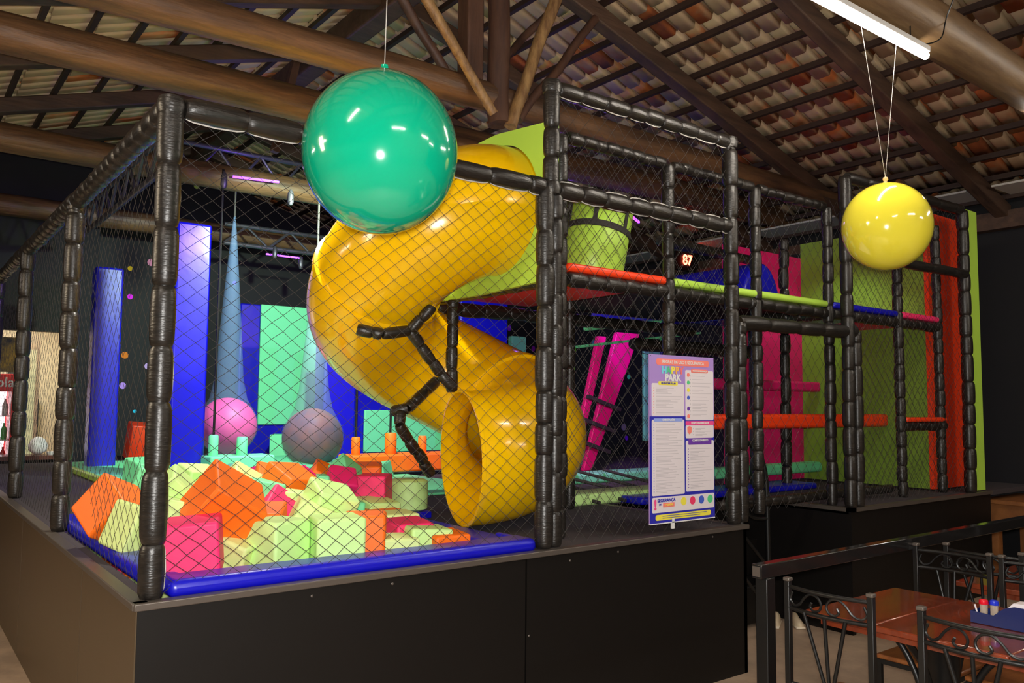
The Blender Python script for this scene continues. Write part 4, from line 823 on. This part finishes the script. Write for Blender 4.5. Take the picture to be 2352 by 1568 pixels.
# ============================================================ RULES SIGN
sg = thing('rules_sign', 'tall purple and white rules sign reading HAPPY PARK mounted in front of the net', 'sign', (2.93, -.06, .94))
x0, x1, z0, z1 = 2.645, 3.215, .98, 1.945
MB().box(x0, x1, -.068, -.06, z0, z1).build('board', mat('sign_purple', (.42, .27, .66), .35), sg)
inkb = mat('sign_blue', (.03, .03, .42), .4); pink_i = mat('sign_pink', (.9, .08, .3), .4); yel_i = mat('sign_yellow', (.9, .8, .08), .4); grey_i = mat('sign_text_grey', (.56, .52, .56), .6); red_i = mat('sign_coral', (.95, .25, .2), .4); pur_i = mat('sign_violet', (.16, .05, .4), .4); navy_i = mat('sign_line_blue', (.06, .12, .6), .5); grn_i = mat('sign_green', (.1, .65, .25), .4)
W = x1 - x0; H = z1 - z0
def sr(name, a, b, c, d, m, dep=1, r=.004):      # rectangle in sign fractions: left, right, top, bottom
    xa, xb, za, zb = x0 + a * W, x0 + b * W, z1 - d * H, z1 - c * H; ya = -.068 - .0012 * dep; k = min(r, (zb - za) / 2.1); pts = []
    for cx, cz, a0 in ((xb - k, zb - k, 0), (xa + k, zb - k, 90), (xa + k, za + k, 180), (xb - k, za + k, 270)):
        for q in range(5): pts.append((cx + k * math.cos(R(a0 + 22.5 * q)), cz + k * math.sin(R(a0 + 22.5 * q))))
    return MB().prism(pts, ya, -.068).build(name, m, sg)
def st_(body, size, fx, fz, m, al='CENTER', bold=.0004, dep=2): return text_mesh(body, size, (x0 + fx * W, -.0686 - .0012 * dep, z1 - fz * H), m, 'lettering', sg, align=al, bold=bold)
sr('lower_field', 0, 1, .37, 1, inkb, .4, .001)
sr('title_bar', .1, .92, .022, .062, red_i, 1, .015); st_('REGRAS DE USO E SEGURANÇA', .026, .51, .042, white)
for ch, fx, cc in zip('HAPPY', (.215, .28, .345, .41, .475), ((.2, .7, .8), (.1, .6, .3), (.9, .8, .1), (.95, .5, .1), (.9, .2, .2))): st_(ch, .058, fx, .093, mat('letter_' + ch.lower(), cc, .4), bold=.0025)
st_('PARK', .056, .345, .138, white, bold=.0025)
sr('text_field', .03, .52, .172, .37, sheetm, 1, .01); sr('text_field', .54, .99, .085, .395, sheetm, 1, .01)
sr('text_field', .03, .52, .39, .84, sheetm, 1, .01); sr('text_field', .54, .99, .425, .505, sheetm, 1, .01); sr('text_field', .54, .99, .52, .83, sheetm, 1, .01); sr('text_field', .03, .99, .85, .94, sheetm, 1, .01)
sr('heading_tag', .13, .42, .16, .183, yel_i, 2, .008); st_('QUEM PODE PULAR', .014, .275, .1715, inkb, dep=3)
sr('heading_tag', .63, .9, .078, .1, red_i, 2, .008); st_('REGRAS DE SEGURANÇA', .0115, .765, .089, white, dep=3)
sr('heading_tag', .06, .49, .382, .402, mat('sign_lightblue', (.3, .4, .85), .4), 2, .004); st_('ORIENTAÇÕES', .016, .275, .392, white, dep=3)
sr('heading_tag', .54, .99, .4, .425, pink_i, 2, .004); st_('RESPONSABILIDADE', .018, .765, .4125, white, dep=3)
sr('heading_tag', .58, .95, .505, .545, pur_i, 2, .004); st_('COMPORTAMENTO', .016, .765, .52, white, dep=3)
rs = random.Random(4)
def lines(fx0, fx1, fz0, fz1, n, bul):
    m = MB(); mb2 = MB()
    for k in range(n):
        f = fz0 + (fz1 - fz0) * k / n; wd = rs.uniform(.55, 1); two = rs.random() < .4; z = z1 - f * H
        m.box(x0 + (fx0 + .05) * W, x0 + (fx0 + .05 + (fx1 - fx0 - .06) * wd) * W, -.0698, -.0690, z - .0022, z + .0008)
        if two: m.box(x0 + (fx0 + .05) * W, x0 + (fx0 + .05 + (fx1 - fx0 - .06) * wd * .6) * W, -.0698, -.0690, z - .0095, z - .0065)
        mb2.lathe((x0 + (fx0 + .02) * W, -.0692, z - .001), [(.003, 0), (.003, .001)], 8, (0, -1, 0))
    m.build('text_lines', grey_i, sg); mb2.build('bullets', bul, sg)
lines(.04, .51, .2, .365, 10, red_i); lines(.04, .51, .42, .83, 26, navy_i); lines(.6, .98, .12, .38, 12, grey_i); lines(.64, .98, .445, .5, 3, grey_i); lines(.56, .98, .57, .82, 15, pur_i)
for i, cc in enumerate((red_i, grn_i, yel_i, navy_i, pur_i, red_i)): MB().lathe((x0 + .585 * W, -.069, z1 - (.115 + .047 * i + (.02 if i > 3 else 0)) * H), [(.012, 0), (.012, .0014)], 20, (0, -1, 0)).build('round_icon', cc, sg)
for i, cc in enumerate((yel_i, mat('sign_red', (.85, .05, .15), .4), navy_i, grn_i)): MB().lathe((x0 + (.5 + .14 * i) * W, -.069, z1 - .885 * H), [(.024, 0), (.024, .0016)], 24, (0, -1, 0)).build('round_icon', cc, sg)
st_('!', .075, .075, .895, pink_i, bold=.004); st_('SEGURANÇA', .026, .24, .87, inkb, bold=.0008); st_('EM', .014, .145, .893, inkb); sr('heading_tag', .19, .36, .885, .91, red_i, 2, .002); st_('1º LUGAR', .016, .275, .8975, yel_i, dep=3)
sr('yellow_bar', .08, .93, .952, .985, yel_i, 1, .012); m_ = MB()
for k in range(2): m_.box(x0 + .18 * W, x0 + (.86 - .1 * k) * W, -.0706, -.0698, z1 - (.962 + .012 * k) * H - .001, z1 - (.962 + .012 * k) * H + .002)
m_.build('text_lines', inkb, sg)
MB().prism([(x0 + a * W, z1 - b * H) for a, b in ((.565, .437), (.6, .43), (.635, .437), (.632, .468), (.6, .482), (.568, .468))], -.0702, -.069).build('shield_icon', red_i, sg)
MB().beam((2.84, -.064, .94), (2.84, -.064, 1.0), .02, .012, (0, 1, 0)).build('clip', white, sg)
for xx in (x0 + .01, x1 - .01): MB().tube([(xx, -.07, z1 - .008), (xx, -.0, z1 + .01)], .002, 6).build('cable_tie', metalb, sg)
MB().box(x0, x1, -.07, -.06, z0 - .006, z0).build('lower_rail', white, sg)
# ============================================================ RAILING
rl = thing('black_railing', 'glossy black square tube railing in front of the dining tables', 'railing', (2.1, -1.17, 0))
gloss = mat('gloss_black_paint', (.012, .011, .011), .12, spec=.8)
MB().box(2.17, 8.3, -1.155, -1.105, .915, .975).build('top_rail', gloss, rl, bevel=.004)
MB().box(2.166, 2.171, -1.148, -1.112, .924, .966).build('end_cap', trimm, rl)
for x in (2.23, 5.2, 8.2): MB().box(x - .03, x + .03, -1.16, -1.10, 0, .915).build('post', metalb, rl, bevel=.004)
MB().box(2.08 + .11, 8.2, -1.19, -1.16, .10, .14).build('lower_rail', metalb, rl) if False else None
# ============================================================ CHAIRS
def make_chair():
    t = thing('dining_chair', 'black wrought iron chair', 'chair', (0, 0, 0), 'iron chairs at the dining tables'); w_ = .18; fr_ = MB()
    for s in (-1, 1):
        m = MB(); m.beam((0, s * w_, 0), (0, s * w_, .935), .024, .024, (0, 1, 0)); m.build('leg', metalb, t, bevel=.002)
        MB().box(-.015, .015, s * w_ - .015, s * w_ + .015, .935, .95).build('cap', trimm, t, bevel=.004)
        MB().beam((.38, s * w_, 0), (.38, s * w_, .43), .022, .022, (0, 1, 0)).build('leg', metalb, t)
    def arc(z, bow=.03): return [(-bow * (1 - (k / 5 - 1) ** 2), -w_ + w_ * k / 5, z) for k in range(11)]
    for z in (.915, .83): MB().tube(arc(z), .0085, 8).build('back_rail', metalb, t, smooth=True)
    MB().tube([(0, -w_, .53), (0, w_, .53)], .008, 8).build('back_rail', metalb, t, smooth=True)
    for y_ in (-.09, 0, .09): MB().tube([(-.028, y_, .83), (0, y_ * .12, .53)], .0075, 8).build('back_bar', metalb, t, smooth=True)
    for s in (-1, 1):
        pts = [(.06, .905), (.04, .89), (.045, .855), (.075, .842), (.105, .862), (.135, .895), (.17, .9)]
        P = [(.155, .895), (.165, .865), (.145, .845), (.115, .855), (.09, .885), (.06, .905), (.03, .9), (.012, .875), (.02, .85), (.045, .842), (.062, .856), (.055, .872)]
        MB().tube(catmull([(-.03 * (1 - (q / .18) ** 2), s * q, z) for q, z in P], 5), .005, 7).build('scroll', metalb, t, smooth=True)
    MB().box(-.005, .395, -.195, .195, .432, .455).build('seat', chairwood, t, bevel=.008)
    m = MB(); m.box(0, .39, -.19, -.17, .41, .432); m.box(0, .39, .17, .19, .41, .432); m.box(.37, .39, -.19, .19, .41, .432); m.build('seat_frame', metalb, t)
    m = MB(); m.tube([(0, -w_, .2), (.38, -w_, .2)], .007, 7); m.tube([(0, w_, .2), (.38, w_, .2)], .007, 7); m.build('stretcher', metalb, t)
    return t
ch = make_chair()
spots = [((2.16, -1.47, 0), 0, 'black iron chair backing onto us beside the railing post'),
         ((2.12, -2.04, 0), 0, 'black iron chair backing onto us in the lower right corner'),
         ((3.47, -1.345, 0), PI, 'black iron chair on the far side of the near table, beside the railing'),
         ((3.47, -1.76, 0), PI, 'black iron chair on the far side of the near table, at the right picture edge'),
         ((3.62, -1.43, 0), 0, 'black iron chair between the two tables, turned to the far table'),
         ((4.72, -1.55, 0), PI, 'black iron chair beyond the far table')]
for i, (p, rz, lb) in enumerate(spots):
    o = ch if i == 0 else copy_tree(ch); o.location = p; o.rotation_euler = (0, 0, rz); o['label'] = lb
# ============================================================ TABLES
def table(x0, x1, y0, y1, label, seams):
    t = thing('dining_table', label, 'table', ((x0 + x1) / 2, (y0 + y1) / 2, 0), 'dark wooden dining tables'); ys = [y1] + seams + [y0]
    for a, b in zip(ys[:-1], ys[1:]): MB().box(x0, x1, b + .0012, a - .0012, .722, .75).build('tabletop_board', tablewood, t, bevel=.006)
    MB().box(x0 + .05, x1 - .05, y0 + .05, y1 - .05, .69, .722).build('apron', tablewood, t)
    for yy in (y1 - .42, y0 + .42):
        cx = (x0 + x1) / 2; m = MB(); m.lathe((cx, yy, 0), [(.05, .02), (.05, .3), (.07, .6), (.16, .69)], 12); m.build('pedestal', metalb, t, smooth=True)
        for sx, sy in ((-1, 0), (1, 0), (0, -1), (0, 1)):
            MB().tube(catmull([(cx + sx * .34, yy + sy * .34, .0 + .015), (cx + sx * .2, yy + sy * .2, .1), (cx + sx * .1, yy + sy * .1, .35), (cx + sx * .16, yy + sy * .16, .55), (cx + sx * .3, yy + sy * .3, .69)], 6), .014, 8).build('leg', metalb, t, smooth=True)
    return t
table(2.47, 3.25, -2.75, -1.16, 'long reddish brown table right of the railing post holding the blue napkin holder', [-1.48, -2.0, -2.4])
table(3.68, 4.42, -2.6, -1.0 - .26, 'second reddish brown table behind the far chairs', [-1.7, -2.2])
# napkin and toothpick holder
nb = mat('navy_plastic', (.004, .014, .1), .3)
cd = thing('napkin_holder', 'navy blue napkin and toothpick holder on the near table', 'napkin holder', (2.9, -1.85, .75))
MB().prism([(-1.70, .753), (-1.70, .80), (-1.79, .795), (-1.83, .83), (-1.87, .845), (-2.08, .845), (-2.08, .753)], 2.855, 2.861, 'yz').build('side_plate', nb, cd); MB().prism([(-1.70, .753), (-1.70, .80), (-1.79, .795), (-1.83, .83), (-1.87, .845), (-2.08, .845), (-2.08, .753)], 2.96, 2.966, 'yz').build('side_plate', nb, cd)
m = MB(); m.box(2.861, 2.96, -2.08, -1.70, .751, .757); m.box(2.861, 2.96, -1.706, -1.70, .757, .80); m.box(2.861, 2.96, -1.80, -1.795, .757, .79); m.build('tray', nb, cd)
single(MB().prism([(-1.80, .79), (-1.86, .855), (-1.95, .862), (-2.06, .86), (-2.06, .76), (-1.80, .76)], 2.875, 2.945, 'yz'), 'napkin_stack', sheetm, 'stack of white paper napkins in the navy blue holder', 'napkins')
clear = mat('clear_plastic', (.9, .8, .7), .15, trans=.7); pick = mat('pale_wood', (.75, .55, .32), .6)
for (yy, xx, cc, nm) in ((-1.735, 2.90, (.7, .005, .02), 'red'), (-1.768, 2.92, (.01, .03, .55), 'blue')):
    t = thing('toothpick_pot', 'clear toothpick pot with a %s cap standing in the navy blue holder' % nm, 'toothpick pot', (xx, yy, .757), 'toothpick pots')
    MB().lathe((xx, yy, .757), [(.012, 0), (.014, .003), (.016, .065), (.016, .07)], 16).build('pot', clear, t, smooth=True); MB().lathe((xx, yy, .826), [(.018, 0), (.019, .003), (.017, .016), (.01, .02)], 16).build('cap', mat(nm + '_cap', cc, .3), t, smooth=True)
    m = MB()
    for k in range(9): a = k * .7; m.tube([(xx + .007 * math.cos(a), yy + .007 * math.sin(a), .76), (xx + .009 * math.cos(a), yy + .009 * math.sin(a), .82)], .0012, 5)
    m.build('toothpicks', pick, t)
single(MB().tube([(2.88, -1.725, .76), (2.87, -1.712, .825)], .0035, 7), 'paper_sachet', sheetm, 'thin white stick leaning at the left end of the navy blue holder', 'stick')
# shoes
def shoe(c, rz, label):
    t = thing('shoe', label, 'shoe', c, 'pair of pale shoes'); t.rotation_euler = (0, 0, 0); cx, cy, cz = c; so = MB(); up_ = MB(); d = Vector((math.cos(rz), math.sin(rz), 0)); n_ = Vector((-d.y, d.x, 0))
    secs_ = [(-.13, .03, .06), (-.10, .04, .085), (-.04, .038, .09), (.02, .042, .065), (.08, .046, .05), (.12, .035, .04), (.14, .012, .022)]; vs = []; K = 10
    for q, wd, hh in [(a_ * .8, b_ * .8, c_ * .8) for a_, b_, c_ in secs_]:
        for k in range(K): a = PI * k / (K - 1); vs.append(Vector(c) + d * q + n_ * wd * math.cos(a) + Vector((0, 0, .018 + hh * math.sin(a))))
    fs = [(i * K + k, i * K + k + 1, (i + 1) * K + k + 1, (i + 1) * K + k) for i in range(len(secs_) - 1) for k in range(K - 1)] + [tuple(range(K)), tuple(reversed(range((len(secs_) - 1) * K, len(secs_) * K)))] + [(i * K, (i + 1) * K, (i + 1) * K + K - 1, i * K + K - 1) for i in range(len(secs_) - 1)]
    up_.add(vs, fs); up_.build('upper', mat('shoe_cream', (.62, .5, .34), .6), t, smooth=True)
    MB().obox((cx + d.x * .005, cy + d.y * .005, .011), (.22, .07, .02), (0, 0, rz)).build('sole', mat('shoe_sole', (.75, .65, .5), .6), t, bevel=.008)
shoe((4.62, .50, 0), R(-150), 'left shoe of the pale pair on the floor by the steps'); shoe((4.74, .40, 0), R(-130), 'right shoe of the pale pair on the floor by the steps')
# table against the right wall
tw = mat('orange_wood', (.34, .13, .035), .5, noisecol=(.2, .07, .02), nscale=5)
t = thing('wall_table', 'orange brown wooden table in the dark by the right wall', 'table', (7.8, -.4, 0)); MB().box(7.38, 8.25, -1.1, .2, .77, .81).build('top', tw, t, bevel=.006)
MB().box(7.44, 8.2, -1.05, .14, .62, .77).build('apron', tw, t)
for x, y_ in ((7.48, .1), (7.48, -1.0), (8.15, .1), (8.15, -1.0)): MB().box(x - .04, x + .04, y_ - .04, y_ + .04, 0, .62).build('leg', tw, t)
# ============================================================ BEHIND THE COUNTER
fg = thing('drinks_fridge', 'glass door drinks fridge with red header behind the serving counter', 'fridge', (.1, 8.9, 0))
litw = mat('fridge_lit', (.85, .88, .9), .5, emis=(.9, .95, 1), estr=.9); redc = mat('fridge_red', (.75, .01, .015), .35)
m = MB(); m.box(-.35, -.31, 8.65, 9.2, 0, 1.97); m.box(.45, .49, 8.65, 9.2, 0, 1.97); m.box(-.35, .49, 9.16, 9.2, 0, 1.97); m.box(-.35, .49, 8.65, 9.2, 0, .2); m.build('cabinet', redc, fg)
MB().box(-.35, .49, 8.62, 9.2, 1.75, 1.97).build('header', redc, fg, bevel=.01); text_mesh('Coca-Cola', .17, (.1, 8.61, 1.86), white, 'lettering', fg, bold=.003)
MB().box(-.3, .44, 9.1, 9.15, .2, 1.75).build('lit_back', litw, fg)
for z in (.55, .85, 1.15, 1.45): MB().box(-.3, .44, 8.7, 9.1, z - .012, z).build('shelf', white, fg)
bc = {'dark': (.08, .01, .01), 'clear': (.6, .7, .75), 'orange': (.8, .3, .05), 'green': (.1, .45, .12), 'red': (.6, .02, .02)}
bm2 = {k: mat(k + '_bottle', v, .25) for k, v in bc.items()}
p0 = {}
for r_, z in enumerate((.55, .85, 1.15, 1.45)):
    for k in range(7):
        key = ['clear', 'red', 'dark', 'orange', 'green', 'red', 'clear'][(k * 2 + r_ * 3) % 7]; loc = (-.26 + k * .11, 8.78, z)
        if key not in p0:
            m = MB(); m.lathe((0, 0, 0), [(.03, 0), (.033, .01), (.033, .13), (.012, .18), (.012, .21)], 12); p0[key] = o = m.build('drink_bottle', bm2[key], smooth=True)
        else: o = p0[key].copy(); C.objects.link(o)
        o.location = loc; tag(o, '%s drink bottle standing on a shelf of the drinks fridge' % key, 'bottle', '%s bottles in the fridge' % key)
single(MB().box(-.45, .5, 8.5, 8.53, 1.99, 2.42), 'yellow_poster', mat('poster_yellow', (.8, .5, .02), .5, noisecol=(.02, .02, .03), nscale=3.2), 'yellow and black poster board above the drinks fridge', 'poster')
single(MB().box(.56, .92, 10.24, 10.28, 1.7, 2.4), 'menu_board', mat('menu_dark', (.02, .03, .03), .5, noisecol=(.08, .09, .07), nscale=8), 'dark menu board on the cream kitchen wall', 'board')
single(MB().box(.82, .96, 10.2, 10.26, .98, 1.66), 'bottle_rack', mat('rack_dark', (.015, .02, .025), .3), 'dark upright bottle rack by the kitchen wall', 'rack')
single(MB().lathe((.72, 8.3, .98), [(.03, 0), (.1, .05), (.11, .12), (.07, .19), (.02, .22)], 20), 'white_bowl', sheetm, 'white rounded jar standing on the serving counter', 'jar', smooth=True)
for i, x in enumerate((.86, .94)): single(MB().lathe((x, 8.2, .98), [(.05, 0), (.06, .02), (.06, .04)], 16), 'white_plate_stack', sheetm, '%s low stack of white plates on the serving counter' % ['left', 'right'][i], 'plates', smooth=True)
